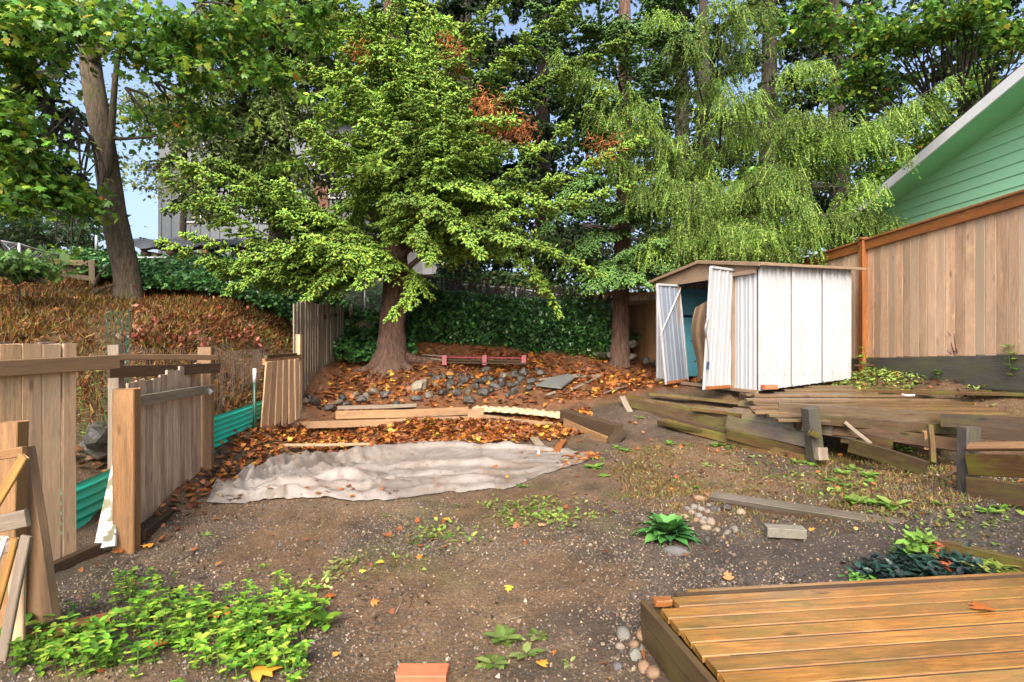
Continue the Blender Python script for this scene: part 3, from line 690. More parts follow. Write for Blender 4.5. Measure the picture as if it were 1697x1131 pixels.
# right post with box
rp = thing('dark_post', P(1608, 815, 4.75), 'short blackened post at the corner of the raised wooden bed', 'post')
board('post', P(1606, 818, 4.75), P(1606, 708, 4.75), .15, .1, M['charpost'], rp, wdir=(1, .2, 0), ch=.01)
bx = thing('raised_bed', P(1650, 820, 4.6), 'raised bed side of two stacked mossy timbers at the right edge', 'raised bed')
for k, (a, b_) in enumerate((((1606, 808, 4.65), (1760, 830, 4.0)), ((1606, 770, 4.66), (1760, 775, 4.02)))):
    board('bed_timber', P(*a), P(*b_), .175, .05, M['mossy'], bx, wdir=(0, 0, 1), ch=.006)
board('top_edge', P(1606, 741, 4.69), P(1760, 740, 4.05), .07, .04, M['oldpost'], bx, wdir=(0, 1, .1))
rg = pk((1370, 690, 6.5), (1372, 715, 6.45), .22, .12, 'darkwood', 'rotten round topped timber end behind the grey post', wdir=(1, 0, 0))

# long border board and its timber
pk((1180, 822, 5.35), (1575, 884, 4.25), .11, .05, 'border', 'long grey border board edging the muddy bed', wdir=(0, 1, .2))
pk((1180, 829, 5.33), (1575, 895, 4.23), .07, .03, 'darkwood', 'dark buried board under the long grey border board', wdir=(0, 0, 1))
pk((1568, 915, 3.98), (1760, 962, 3.4), .16, .06, 'mossy', 'green mossy timber edging the dark leaved plants', wdir=(0, 0, 1))

# ================================================================ FRONT DECK
fd = thing('front_deck', (1.6, 2, .1), 'wet orange brown plank deck in the near right corner', 'deck')
DZ = .25; c0 = np.array([(1075 - CX) / F * 2.95, 2.95]); ax = np.array([-.163, .987]); bxv = np.array([.9935, .115])
bxv = bxv / np.linalg.norm(bxv); pit = .112
for k in range(22):
    s = .055 + k * pit
    o = c0 - ax * s
    z = DZ - .016 + random.uniform(-.001, .001)
    st = .06 if k == 0 else random.uniform(-.004, .004)
    if k == 0:
        board('deck_board', [*(o + bxv * .12), z], [*(o + bxv * 3.4), z], .105, .032, M['deck'], fd, wdir=(ax[0], ax[1], 0), jit=.002)
    else:
        board('deck_board', [*(o + bxv * (st + .012)), z], [*(o + bxv * 3.4), z], .100, .032, M['deck'], fd, wdir=(ax[0], ax[1], 0), jit=.0012)
board('deck_board', [*(c0 + ax * .055 + bxv * .25), DZ - .03], [*(c0 + ax * .055 + bxv * 3.4), DZ - .03], .10, .032, M['deck'], fd, wdir=(ax[0], ax[1], 0), jit=.002)
board('gap_dirt_shade', [*(c0 - ax * 1.25 + bxv * .1), DZ - .016], [*(c0 - ax * 1.25 + bxv * 3.38), DZ - .016], 2.6, .022, M['darkwood'], fd, wdir=(ax[0], ax[1], 0), jit=0, ch=.001)  # added dark slab below the boards, standing for shade and dirt in the seams
board('corner_block', [*(c0 - ax * .02 + bxv * .02), DZ - .012], [*(c0 - ax * .02 + bxv * .11), DZ - .012], .06, .034, M['capwood'], fd, wdir=(ax[0], ax[1], 0))
board('side_board', [*(c0 + ax * .02 - bxv * .02), DZ - .07], [*(c0 - ax * 2.6 - bxv * .02), DZ - .07], .10, .035, M['deckside'], fd)
board('side_board', [*(c0 + ax * .02 - bxv * .015), DZ - .195], [*(c0 - ax * 2.6 - bxv * .015), DZ - .195], .14, .035, M['deckside'], fd)
board('rim_board', [*(c0 + ax * .0 + bxv * .02), DZ - .13], [*(c0 + bxv * 3.4), DZ - .13], .18, .03, M['deckside'], fd)

# ================================================================ LEFT FENCES
def vboard(par, xy, z0, z1, w, mat, wd, name='board', t=.02, tilt=(0, 0), **kw):
    return board(name, (xy[0], xy[1], z0), (xy[0] + tilt[0], xy[1] + tilt[1], z1), w, t, mat, par, wdir=(wd[0], wd[1], 0), jit=.003, **kw)
nf = thing('board_fence', (-3.2, 3.8, 0), 'tan board fence panel with a rail across it at the left edge', 'fence')
a = np.array([-3.15, 4.07]); dv = unit(np.array([.0, 0, 0]) + np.array([-3.24 + 3.15, 3.55 - 4.07, 0]))[:2]
for k in range(8):
    c_ = a + dv * (.065 + k * .134)
    vboard(nf, c_, .02 if k else -.02, 1.58, .1 if k == 0 else .13, M['oldfence'], dv, name='fence_board')
n_ = np.array([-dv[1], dv[0]]) * 1; n_ = n_ if n_[0] > 0 else -n_
for k in range(6):  # short dark boards showing above the rail
    c_ = a + dv * (.05 + k * .15) - n_ * .03
    vboard(nf, c_, 1.2, 1.6 + .01 * (k % 2) - .02, .12, M['greywood'], dv, name='fence_board')
e = a - dv * .62
board('rail', [*(a - dv * .30 + n_ * .035), 1.44], [*(a + dv * 1.3 + n_ * .035), 1.42], .105, .035, M['oldpost'], nf)
board('bottom_rail', [*(a - dv * .15 + n_ * .03), .04], [*(a + dv * .9 + n_ * .05), .0], .1, .06, M['darkwood'], nf)
# gate panel
gt_ = thing('wooden_gate', (-3.1, 5, 0), 'weathered plank gate between two tan posts', 'gate')
p1 = np.array([-2.98, 4.34]); p2 = np.array([-3.41, 6.25]); gd = (p2 - p1) / np.linalg.norm(p2 - p1); gn = np.array([gd[1], -gd[0]])
if gn[0] < 0: gn = -gn
board('gate_post', (*p1, -.1), (*p1, 1.23), .15, .13, M['oldpost'], gt_, wdir=(*gn, 0), ch=.008)
board('gate_post', (*p2, -.1), (p2[0], p2[1], 1.53), .14, .12, M['oldpost'], gt_, wdir=(*gn, 0), ch=.008)
for k in range(11):
    c_ = p1 + gd * (.16 + k * .162) - gn * .03
    vboard(gt_, c_, .06 + .01 * random.random(), 1.26 + random.uniform(-.02, .02) + .01 * k, .158, M['gatewood'], gd, name='gate_board')
board('rail', [*(p1 + gd * .08 + gn * .02), 1.12], [*(p2 - gd * .02 + gn * .075), 1.07], .09, .04, M['greywood'], gt_)
board('bottom_beam', [*(p1 + gd * .09 + gn * .04), .06], [*(p2 + gd * .02 + gn * .09), .05], .08, .12, M['darkwood'], gt_, wdir=(0, 0, 1))
board('dark_rail', P(179, 617, 4.9), P(363, 610, 6.1), .105, .04, M['darkwood'], gt_)
board('top_rail', P(192, 592, 5.0), P(359, 593, 6.15), .055, .03, M['oldpost'], gt_)
board('hinge_plate', P(345, 652, 6.05), P(350, 646, 6.05), .06, .01, M['galv'], gt_)
board('white_stake', P(281, 622, 5.6), P(282, 646, 5.6), .025, .01, M['plainwhite'], gt_, wdir=(1, 0, 0))
bp = plank(P(192, 800, 5.1), P(192, 572, 5.1), .1, .08, M['greywood'], 'grey post standing behind the near gate post', cat='post', wdir=(1, 0, 0), name='fence_post')
# tilted tan panel + post
tp = thing('tilted_panel', P(465, 710, 8.4), 'tilted tan board panel between the green corrugated sheet and the picket fence', 'fence panel')
bl = [(429, 736), (441, 728), (453, 721), (465, 714), (477, 707), (488, 700), (498, 694)]
tl_ = [(441, 600), (450, 599), (459, 598), (468, 597), (478, 596), (487, 595), (496, 594)]
for k in range(6):
    d0 = 7.75 + k * .2
    board('panel_board', P((bl[k][0] + bl[k + 1][0]) / 2, (bl[k][1] + bl[k + 1][1]) / 2 - 2, d0), P((tl_[k][0] + tl_[k + 1][0]) / 2, tl_[k][1], d0), .2, .02, M['oldfence'], tp, wdir=(-.05, 1, 0), jit=.003)
board('cap_rail', P(437, 600, 7.7), P(498, 592, 9.0), .09, .04, M['oldpost'], tp)
board('cap_rail', P(440, 592, 7.75), P(490, 588, 8.8), .05, .05, M['mossy'], tp)
board('base_board', P(428, 741, 7.7), P(499, 697, 9.0), .08, .04, M['oldpost'], tp)
plank(P(494, 700, 9.0), P(494, 555, 9.0), .1, .1, M['oldfence'], 'tall tan corner post where the picket fence begins', cat='post', wdir=(1, 0, 0), name='fence_post')
# pickets
pf = thing('picket_fence', (-3.5, 10, .6), 'tall grey brown picket fence running back toward the bank', 'fence')
yv = 8.95; k = 0
while yv < 12.6:
    xx = -3.47 - (yv - 8.95) * .03 + (.10 * (yv - 11.2) if yv > 11.2 else 0); zg = float(H(np.array([xx]), np.array([yv]))[0])
    ztop = 2.22 + (yv - 9) * .06 + random.uniform(-.05, .06) - (.0 if yv < 10.9 else .05)
    if not (11.75 < yv < 12.0): vboard(pf, (xx, yv), zg - .25, ztop, random.uniform(.09, .12), M['greywood'], (-.03, 1), name='picket', t=.02, tilt=(random.uniform(-.02, .02), random.uniform(-.02, .02)))
    yv += .135; k += 1
for z in (1.0, 1.9): board('rail', (-3.51, 9.0, z), (-3.58, 12.6, z + .35), .09, .04, M['darkwood'], pf)
plank(P(555, 598, 11.3), P(554, 540, 11.3), .1, .03, M['greywood'], 'loose pale board standing at the far end of the picket fence', wdir=(1, 0, 0))

# leftmost junk: post, brown plank, lattice frame
plank(P(16, 1040, 3.0), P(18, 700, 3.05), .12, .1, M['oldpost'], 'mossy topped square post at the far left edge', cat='post', wdir=(1, .2, 0), name='fence_post')
plank(P(72, 1030, 3.05), P(44, 742, 3.2), .19, .05, M['oldpost'], 'thick brown knotted plank leaning at the left edge', wdir=(1, -.25, 0), taper=.35)
lt = thing('lattice_frame', P(20, 1060, 2.75), 'broken trellis frame of crossed slats leaning at the far left edge', 'trellis')
board('slat', P(-8, 838, 2.8), P(40, 756, 2.8), .045, .018, M['deck'], lt, wdir=(1, 0, .5))
board('slat', P(-6, 755, 2.83), P(40, 748, 2.83), .05, .03, M['oldpost'], lt, wdir=(0, 0, 1))
board('slat', P(-10, 870, 2.83), P(46, 858, 2.83), .085, .03, M['greywood'], lt, wdir=(0, 0, 1))
board('slat', P(-2, 912, 2.8), P(36, 898, 2.8), .05, .02, M['greywood'], lt, wdir=(0, 0, 1))
board('slat', P(3, 1095, 2.72), P(44, 888, 2.78), .05, .02, M['greywood'], lt, wdir=(1, 0, .2))
board('slat', P(-6, 1010, 2.74), P(26, 892, 2.79), .035, .02, M['deck'], lt, wdir=(1, 0, .2))
board('slat', P(-20, 960, 2.76), P(8, 890, 2.8), .035, .02, M['whitepaint'], lt, wdir=(1, 0, .2))
board('slat', P(27, 1062, 2.85), P(30, 900, 2.9), .08, .02, M['oldfence'], lt, wdir=(1, 0, 0))
plank(P(174, 908, 4.2), P(196, 765, 4.5), .15, .03, M['whitepaint'], 'broken board with peeling white paint leaning on the gate post', wdir=(1, .1, .1), taper=.5)
plank(P(132, 935, 4.1), P(160, 900, 4.35), .14, .03, M['darkwood'], 'brown board scrap lying at the foot of the peeling white board', wdir=(1, 0, 0))

# corrugated sheets
def corrug(p0, p1, h, waves, label, z1=None, lean=(0, 0)):
    p0 = np.asarray(p0, float); p1 = np.asarray(p1, float); d = unit(p1 - p0); n = np.array([d[1], -d[0], 0]); n = unit(n)
    nh, nlg = waves * 8, 10; V = []
    for k in (0, 1):
        for j in range(nh + 1):
            v = j / nh
            for i in range(nlg + 1):
                u = i / nlg; p = p0 + (p1 - p0) * u + np.array([lean[0] * v, lean[1] * v, h * v]) + n * (.016 * math.sin(v * waves * 2 * math.pi) + .02 * math.sin(u * 4)) - n * .003 * k
                V.append(p)
    m_ = (nh + 1) * (nlg + 1)
    Fq = [[j * (nlg + 1) + i, j * (nlg + 1) + i + 1, (j + 1) * (nlg + 1) + i + 1, (j + 1) * (nlg + 1) + i] for j in range(nh) for i in range(nlg)]
    q = Soup(); q.add(V, Fq + [[x + m_ for x in f[::-1]] for f in Fq]); return tag(q.obj('corrugated_sheet', M['teal'], None, True), label, 'corrugated sheet')
corrug(P(100, 925, 4.25), P(200, 868, 4.95), .52, 7, 'teal corrugated plastic sheet between the board fence and the near gate post')
corrug(P(350, 772, 6.45), P(447, 722, 8.3), .56, 9, 'teal corrugated plastic sheet beyond the gate, beside the green metal post')
tpz = thing('metal_post', P(422, 738, 7.5), 'dark green metal garden post with a white tip', 'post')
tubeobj('post_body', [P(422, 740, 7.5), P(422, 634, 7.5)], .022, M['greenmetal'], tpz, 6); tubeobj('white_tip', [P(422, 634, 7.5), P(422, 611, 7.5)], .0235, M['plainwhite'], tpz, 6)
# wire mesh fences
def wiremesh(p0, p1, z0a, z0b, z1a, z1b, nv, nh, r, label, mat='mesh'):
    r *= .7
    q = Soup()
    for i in range(nv + 1):
        u = i / nv; x = p0[0] + (p1[0] - p0[0]) * u; y = p0[1] + (p1[1] - p0[1]) * u; lo = z0a + (z0b - z0a) * u; hi = z1a + (z1b - z1a) * u
        V, Fs = tube([(x, y, lo), (x + .02 * math.sin(i), y, (lo + hi) / 2), (x + .03 * math.sin(i * .4), y, hi)], r, 4); q.add(V, Fs)
    for j in range(nh + 1):
        f = j / nh; V, Fs = tube([(p0[0] + (p1[0] - p0[0]) * u, p0[1] + (p1[1] - p0[1]) * u, (z0a + (z0b - z0a) * u) * (1 - f) + (z1a + (z1b - z1a) * u) * f + .01 * math.sin(u * 9)) for u in np.linspace(0, 1, 7)], r, 4); q.add(V, Fs)
    return tag(q.obj('wire_fence', M[mat], None), label, 'wire fence')
wiremesh((-3.75, 5.3), (-3.75, 6.4), .5, .5, 1.54, 1.50, 22, 10, .0035, 'sagging square wire mesh standing behind the gate')
wiremesh((-3.7, 6.45), (-3.95, 9.0), .5, .7, 1.45, 1.48, 46, 12, .004, 'rusty square wire mesh fence between the gate and the tilted panel')
q = Soup()
for i in range(14):
    x = 172 + i * 3.3
    V, Fs = tube(smooth_path([P(x + 4 * math.sin(i), 800 - 6 * i, 5.6), P(x + 2, 640, 5.7), P(x + 3 * math.cos(i), 512 + (i % 4) * 5, 5.8)], 7), .0025 if i not in (11, 12) else .006, 4); q.add(V, Fs)
for j in range(9):
    V, Fs = tube(smooth_path([P(172, 520 + j * 18, 5.7), P(195, 518 + j * 18, 5.75), P(217, 512 + j * 18, 5.7)], 5), .002, 4); q.add(V, Fs)
tag(q.obj('plastic_netting', M['greenmetal']), 'limp green plastic netting hanging behind the gate post', 'netting')
plank(P(620 * 0 + 386, 700, 8.6), P(394, 583, 9.0), .16, .03, M['greywood'], 'grey boards leaning behind the wire mesh', wdir=(1, 0, 0))
plank(P(372, 700, 8.4), P(384, 583, 8.9), .14, .03, M['greywood'], 'grey board leaning behind the wire mesh, left of the other', wdir=(1, 0, 0))

# ================================================================ CHAIN LINK FENCES
def chainlink(nodes, h, label, hang=.0, posts=True, meshd=.055):
    nodes = [np.asarray(p, float) for p in nodes]; t = thing('chain_link_fence', nodes[0] - [0, 0, h], label, 'fence')
    if posts:
        for p in nodes: tubeobj('fence_post', [p - [0, 0, h], p + [0, 0, .02]], .026, M['galv'], t)
    for a_, b_ in zip(nodes[:-1], nodes[1:]):
        tubeobj('top_rail', smooth_path([a_, (a_ + b_) / 2 - [0, 0, .02], b_], 5), .02, M['galv'], t, 6)
    q = Soup()
    for a_, b_ in zip(nodes[:-1], nodes[1:]):
        L = np.linalg.norm((b_ - a_)[:2]); nn = int(L / meshd)
        for i in range(-int(h / meshd), nn):
            for sgn in (1, -1):
                s0, s1 = i * meshd, i * meshd + h; z0, z1 = (0, 1)
                lo, hi = max(s0, 0), min(s1, L)
                if hi <= lo: continue
                f0, f1 = (lo - s0) / h, (hi - s0) / h
                if sgn < 0: f0, f1 = 1 - f0, 1 - f1
                pA = a_ + (b_ - a_) * lo / L - [0, 0, h * (1 - f0)]; pB = a_ + (b_ - a_) * hi / L - [0, 0, h * (1 - f1)]
                V, Fs = tube([pA, pB], .0032, 3, cap=False); q.add(V, Fs)
    q.obj('wire_mesh', M['galv'], t)['kind'] = 'stuff'; return t
chainlink([P(-120, 375, 9.5), P(32, 405, 10.2), P(108, 425, 11.2)], 1.1, 'chain link fence at the far left above the brown slope')
chainlink([P(145, 424, 12.2), P(275, 427, 12.4), P(337, 440, 12.3), P(512, 448, 12.6), P(605, 462, 12.4)], 1.15, 'chain link fence above the ivy bank behind the grey barked tree')
chainlink([P(605, 461, 12.4), P(685, 463, 12.4), P(855, 478, 12.2), P(1016, 500, 12.2)], 1.2, 'chain link fence with a bent top rail over the ivy hedge')
tubeobj_ = tag(tubeobj('metal_pipe', [P(160, 420, 12.0), P(160, 390, 12.0)], .03, M['galv']), 'short galvanised pipe end left of the grey barked tree', 'pipe')

# old wooden fence fragment at left back
of_ = thing('old_fence_piece', P(115, 460, 10.8), 'small leaning old wooden fence section left of the grey barked tree', 'fence')
for k in range(8):
    board('slat', P(84 + k * 10, 474 + k * 2, 10.8), P(88 + k * 10, 432 + k * 1.5, 10.8), .085, .02, M['darkwood'], of_, wdir=(1, 0, 0))
board('rail', P(78, 432, 10.72), P(160, 438, 10.72), .1, .04, M['mossy'], of_); board('rail', P(82, 458, 10.72), P(164, 462, 10.72), .1, .04, M['mossy'], of_)
board('fence_post', P(86, 484, 10.7), P(84, 428, 10.7), .12, .08, M['mossy'], of_, wdir=(1, 0, 0)); board('fence_post', P(156, 484, 10.7), P(154, 432, 10.7), .12, .08, M['mossy'], of_, wdir=(1, 0, 0))

# back right fence
bf = thing('corner_fence', P(1040, 590, 12.8), 'brown board fence meeting in the back corner behind the thin trunk', 'fence')
for k in range(9):
    u = k / 8; board('fence_board', P(986 + 34 * u, 560 + 8 * u, 13.8 - 1.3 * u), P(986 + 34 * u, 492 + 8 * u, 13.8 - 1.3 * u), .17, .02, M['oldpost'], bf, wdir=(.2, 1, 0))
for k in range(17):
    u = k / 16; dd_ = 13.3 - 2.2 * u
    board('fence_board', P(1028 + 80 * u, 592 + 14 * u, dd_), P(1028 + 80 * u, 503 - 5 * u, dd_), .135, .02, M['oldpost'], bf, wdir=(.4, -1, 0))
board('cap_rail', P(1028, 505, 13.2), P(1112, 498, 11.0), .1, .04, M['oldpost'], bf); board('cap_rail', P(984, 489, 13.75), P(1022, 499, 12.4), .1, .04, M['oldpost'], bf)
board('fence_post', P(1076, 598, 12.1), P(1076, 494, 12.1), .11, .1, M['oldpost'], bf, wdir=(1, 0, 0))
bb = thing('background_fence', P(1040, 510, 15), 'sunlit pale board fence beyond the brown corner fence', 'fence')
for k in range(14):
    board('fence_board', P(1000 + k * 9, 520, 15.5), P(1000 + k * 9, 489, 15.5), .145, .02, M['oldfence'], bb, wdir=(1, 0, 0))
board('cap_rail', P(992, 488, 15.4), P(1122, 487, 15.4), .1, .04, M['capwood'], bb)
tag(tubeobj('metal_pipe', [P(1018, 575, 12.1), P(1018, 494, 12.1)], .035, M['galv']), 'galvanised end post beside the thin spruce trunk', 'pipe')

# ================================================================ TIMBER EDGING of the basin
def tim(a, b, w, t, mat, label): return plank(P(*a), P(*b), w, t, M[mat], label, cat='timber', wdir=(0, 0, 1), name='timber')
tim((493, 705, 8.75), (780, 695, 9.0), .10, .12, 'timber', 'lower long timber along the back of the basin, left part')
tim((783, 693, 9.0), (932, 710, 8.55), .15, .10, 'timber', 'lower timber along the back of the basin, right part')
tim((557, 688, 8.9), (776, 681, 9.12), .12, .10, 'timber', 'upper long timber of the basin edge left of the corner block')
tim((776, 692, 8.93), (802, 690, 8.93), .26, .12, 'timber', 'short upright corner block between the basin timbers')
tim((560, 676, 9.0), (690, 672, 9.2), .05, .12, 'greywood', 'thin weathered strip on top of the basin timber')
tim((935, 688, 8.5), (1025, 714, 7.3), .16, .15, 'darkwood', 'dark top timber of the right basin wing')
tim((938, 708, 8.4), (1010, 742, 7.35), .28, .1, 'timber', 'orange lower timber of the right basin wing')
tim((1012, 735, 7.3), (1032, 712, 7.3), .14, .1, 'darkwood', 'end block of the right basin wing')
# cream cloth roll on timber
q = Soup(); n1, n2 = 60, 10; V = []
for i in range(n1):
    u = i / (n1 - 1); c_ = P(784 + 150 * u, 681 + 12 * u * u, 9.15 - .45 * u)
    for j in range(n2):
        th = j / (n2 - 1) * math.pi * 1.1; r = .085 + .035 * vn(i * .35, j * .8) + .02 * math.sin(i * 1.3 + j)
        V.append(c_ + np.array([.01 * math.sin(i * .9), -r * 1.4 * math.cos(th), r * math.sin(th) * .7]))
q.add(V, [[i * n2 + j, (i + 1) * n2 + j, (i + 1) * n2 + j + 1, i * n2 + j + 1] for i in range(n1 - 1) for j in range(n2 - 1)])
tag(q.obj('cloth_bundle', M['creamcloth'], None, True), 'dirty cream cloth bunched along the basin timber', 'cloth')

# tarp
top = [(352, 812), (392, 800), (430, 775), (480, 762), (560, 758), (650, 741), (740, 733), (860, 739), (940, 745), (992, 757)]
bot = [(345, 832), (420, 830), (480, 829), (560, 828), (640, 826), (705, 822), (790, 813), (850, 806), (905, 787), (992, 760)]
TT = smooth_path([G(*p) for p in top], 170); BB = smooth_path([G(*p) for p in bot], 170)
nv_ = 80; V = []; us = np.linspace(0, 1, 170)
vv = np.linspace(0, 1, nv_); UU, VV = np.meshgrid(us, vv, indexing='ij')
PT = TT[:, None, :] * (1 - VV[..., None]) + BB[:, None, :] * VV[..., None]
X_, Y_ = PT[..., 0], PT[..., 1]
edge = .28 * (fbm(X_, Y_ * .2 + 3, 2.6, 4) - .5)
Y_ = Y_ + edge * (np.abs(VV - .5) * 2) ** 4 * 1.8
rid = 1 - np.abs(2 * fbm(X_ * .8 + 1.5 * fbm(X_, Y_, 1.1), Y_ * 2.6 + X_ * .9, 1.5, 3) - 1) * 2.2
rid = np.clip(rid, 0, 1) ** 3
amp = (1 - sm(.30, .62, UU)) * .075 + .015
fold2 = np.clip(1 - np.abs(VV - (.28 - .1 * np.sin(UU * 7))) * 9, 0, 1) ** 1.5 * .2 * sm(.12, .25, UU) * (1 - sm(.5, .72, UU))
fold3 = np.clip(1 - np.abs(VV - (.86 + .05 * np.sin(UU * 19))) * 12, 0, 1) * .07 * sm(.02, .1, UU) * (1 - sm(.66, .8, UU))
wob = .05 * (fbm(X_, Y_ * .3 + 5, 2.2, 3) - .5)
def crease(a, b_, wdt, h, u0, u1):
    c_ = 1 - np.abs(VV - (a + b_ * UU + wob * 1.6)) / (wdt * .7)
    return np.clip(c_, 0, 1) ** 1.4 * h * sm(u0, u0 + .08, UU) * (1 - sm(u1 - .15, u1, UU)) * (.5 + fbm(X_ + a * 9, Y_, 2.5, 2))
Zt = H(X_, Y_) + .05 * (fbm(X_, Y_, 1.3) - .5) + .025 + .03 * fbm(X_, Y_, 6, 3) * (1 - sm(.3, .7, UU)) + .012 * fbm(X_, Y_, 5, 3) + .05 * (fbm(X_ * 1.5, Y_ * 1.5, 1.5, 3) - .45) * (1 - sm(.4, .7, UU))
for cr in ((.10, .05, .12, .10, .08, .5), (.52, -.62, .10, .17, .08, .62), (.75, -.9, .07, .09, .1, .55), (.70, -.1, .08, .08, .02, .58), (.88, -.03, .05, .07, .0, .75), (.97, 0, .04, .05, .1, .9), (.30, .35, .06, .06, .3, .9), (.45, .6, .05, .035, .35, .85), (.6, .2, .04, .04, .3, .98), (.18, -.05, .04, .05, .35, .95)):
    Zt = Zt + 1.25 * crease(*cr)
wx = X_ + .5 * (fbm(X_, Y_, 1.3, 3) - .5); wy = Y_ + .5 * (fbm(X_ + 31, Y_, 1.3, 3) - .5)
for (sx_, sy_, am_, pw) in ((.9, 2.4, .05, 7), (1.8, 3.4, .035, 7), (3.6, 5.5, .014, 5)):
    n_1 = fbm(wx * sx_ + wy * .8 * sx_, wy * sy_ - wx * .5, 1.0, 2); Zt = Zt + am_ * np.clip(1 - np.abs(2 * n_1 - 1) * 1.6, 0, 1) ** pw * (.25 + .75 * (1 - sm(.42, .66, UU)))
ed = np.minimum(np.minimum(VV, 1 - VV) / .05, np.minimum(UU, 1 - UU) / .03); ed = np.clip(ed, 0, 1)
gz = Hr(X_, Y_) + .006; Zt = gz + (np.maximum(Zt, gz + .004) - gz) * (.25 + .75 * ed) * (.4 + .6 * ed)
PT = np.stack([X_, Y_, Zt], -1).reshape(-1, 3)
Fq = [[i * nv_ + j, (i) * nv_ + j + 1, (i + 1) * nv_ + j + 1, (i + 1) * nv_ + j] for i in range(169) for j in range(nv_ - 1)]
q = Soup(); q.add(PT, Fq); tag(q.obj('ground_tarp', M['tarp'], None, True), 'large pale crumpled tarp spread on the mud in front of the basin', 'tarp')
plank(G(470, 738, .02), G(620, 736, .02), .09, .025, M['creamcloth'], 'narrow pink grey board lying behind the tarp, left side', wdir=(0, 1, 0))
plank(G(560, 744, .02), G(650, 741, .02), .06, .025, M['darkwood'], 'thin dark strip lying behind the tarp', wdir=(0, 1, 0))
plank(G(885, 726, .03), G(902, 748, .03), .12, .03, M['greywood'], 'small grey board scrap at the back edge of the tarp', wdir=(1, 0, 0))
plank(G(922, 750, .03), G(934, 730, .05), .09, .04, M['capwood'], 'orange wood scrap stuck in leaves at the tarp edge', wdir=(1, 0, 0))
plank(G(893, 757, .02), G(894, 741, .03), .03, .02, M['plainwhite'], 'tiny white plastic stub on the tarp edge', cat='stub', wdir=(1, 0, 0), name='stub')

# pallet, slate, sticks on the bank
pl_ = thing('red_pallet', P(800, 600, 11.1), 'dark red painted pallet lying at the foot of the ivy hedge', 'pallet')
for k in range(3): board('slat', P(735, 592 + k * 4.5, 11.1 - k * .1), P(872, 594 + k * 4.5, 11.0 - k * .1), .1, .025, M['redwood'] if k == 0 else M['darkwood'], pl_, wdir=(0, 1, .1))
for px in (737, 803, 868): board('block', P(px, 590, 10.9), P(px, 606, 10.85), .09, .1, M['redwood'], pl_, wdir=(1, 0, 0))
q = Soup(); ps = [G(888, 640, .05), G(930, 645, .05), G(952, 628, .07), G(942, 622, .1), G(915, 628, .1)]
q.add([p for p in ps] + [p + [0, 0, .03] for p in ps], [[4, 3, 2, 1, 0]]); q.add([p + [0, 0, .03] for p in ps], [[0, 1, 2, 3, 4]])
for i in range(5): q.add([ps[i], ps[(i + 1) % 5], ps[(i + 1) % 5] + [0, 0, .03], ps[i] + [0, 0, .03]], [[0, 1, 2, 3]])
tag(q.obj('slate_sheet', M['slate']), 'grey flat sheet lying on the leaves right of the stone pile', 'sheet')
for a_, b_, w_, l_ in (((940, 625), (996, 622), .05, 'grey stick pointing right from the grey sheet'), ((948, 646), (997, 622), .045, 'brown stick slanting below the grey sheet'),
                       ((700, 588), (745, 592), .04, 'thin stick left of the red pallet'), ((893, 630), (960, 621), .05, 'pale branch behind the grey sheet'), ((700, 592), (735, 597), .03, 'short twig by the red pallet end'),
                       ((920, 650), (905, 655), .05, 'small pale scrap of wood below the grey sheet'), ((1040, 640), (1000, 652), .03, 'thin brown twig on the orange leaves before the shed')):
    plank(G(*a_, .05), G(*b_, .05), w_, w_ * .7, M['greywood'], l_, cat='stick', name='stick')

# ================================================================ STONES
def rock_mesh(seed, col, sub=1):
    import bmesh
    bm = bmesh.new(); bmesh.ops.create_icosphere(bm, subdivisions=sub, radius=1)
    r = random.Random(seed)
    pl = [(unit([r.gauss(0, 1) for _ in range(3)]), r.uniform(.5, .85)) for _ in range(7)]
    for v in bm.verts:
        c = np.array(v.co)
        for n_, d_ in pl:
            t = c @ n_
            if t > d_: c = c - n_ * (t - d_)
        v.co = c * r.uniform(.86, 1.08)
    V = [tuple(v.co) for v in bm.verts]; Fc = [[v.index for v in f.verts] for f in bm.faces]; bm.free()
    return np_mesh('stone', V, [Fc], M['stone'], np.broadcast_to(np.array(col), (len(V), 3)), False)
dark = [rock_mesh(i, (.034 + .016 * (i % 3), .032 + .014 * (i % 3), .028 + .011 * (i % 3)), 2) for i in range(8)]
mid = [rock_mesh(20 + i, (.13, .105, .075), 2) for i in range(3)]
def rock(p, s, me, label, group=None, cat='stone', name='stone', rot=None, sq=(1, .8, .7)):
    o = bpy.data.objects.new(name, me); scene.collection.objects.link(o); o.location = V3(p)
    o.rotation_euler = rot or (random.uniform(-.4, .4), random.uniform(-.4, .4), random.uniform(0, 6.28)); o.scale = (s * sq[0], s * sq[1], s * sq[2]); return tag(o, label, cat, group)
pile = [(712, 621), (735, 624), (748, 628), (765, 622), (783, 626), (700, 634), (722, 638), (762, 638), (792, 633), (806, 616), (803, 634), (812, 628), (820, 643), (838, 625), (852, 622), (868, 618), (890, 612), (832, 636), (856, 636), (880, 634), (876, 645),
        (775, 648), (735, 652), (757, 652), (800, 652), (842, 656), (852, 650), (710, 656), (690, 662), (778, 664), (815, 648), (745, 640), (722, 628), (864, 630), (895, 620), (788, 641), (846, 641), (768, 630)]
for k, (px, py) in enumerate(pile):
    p = G(px, py + 3); s = random.uniform(.075, .155)
    me = mid[k % 3] if k in (5, 6, 13, 27) else dark[k % 8]
    rock(p + [0, 0, s * .35], s, me, 'dark wet angular stone in the stone pile behind the basin' if me in dark else 'brownish stone lying among the dark ones of the stone pile', 'dark stones of the pile behind the basin' if me in dark else 'brown stones among the dark pile')
lightm = rock_mesh(50, (.24, .21, .15), 2)
rock(G(695, 648) + [0, 0, .07], .19, lightm, 'pale cream boulder at the left end of the stone pile')
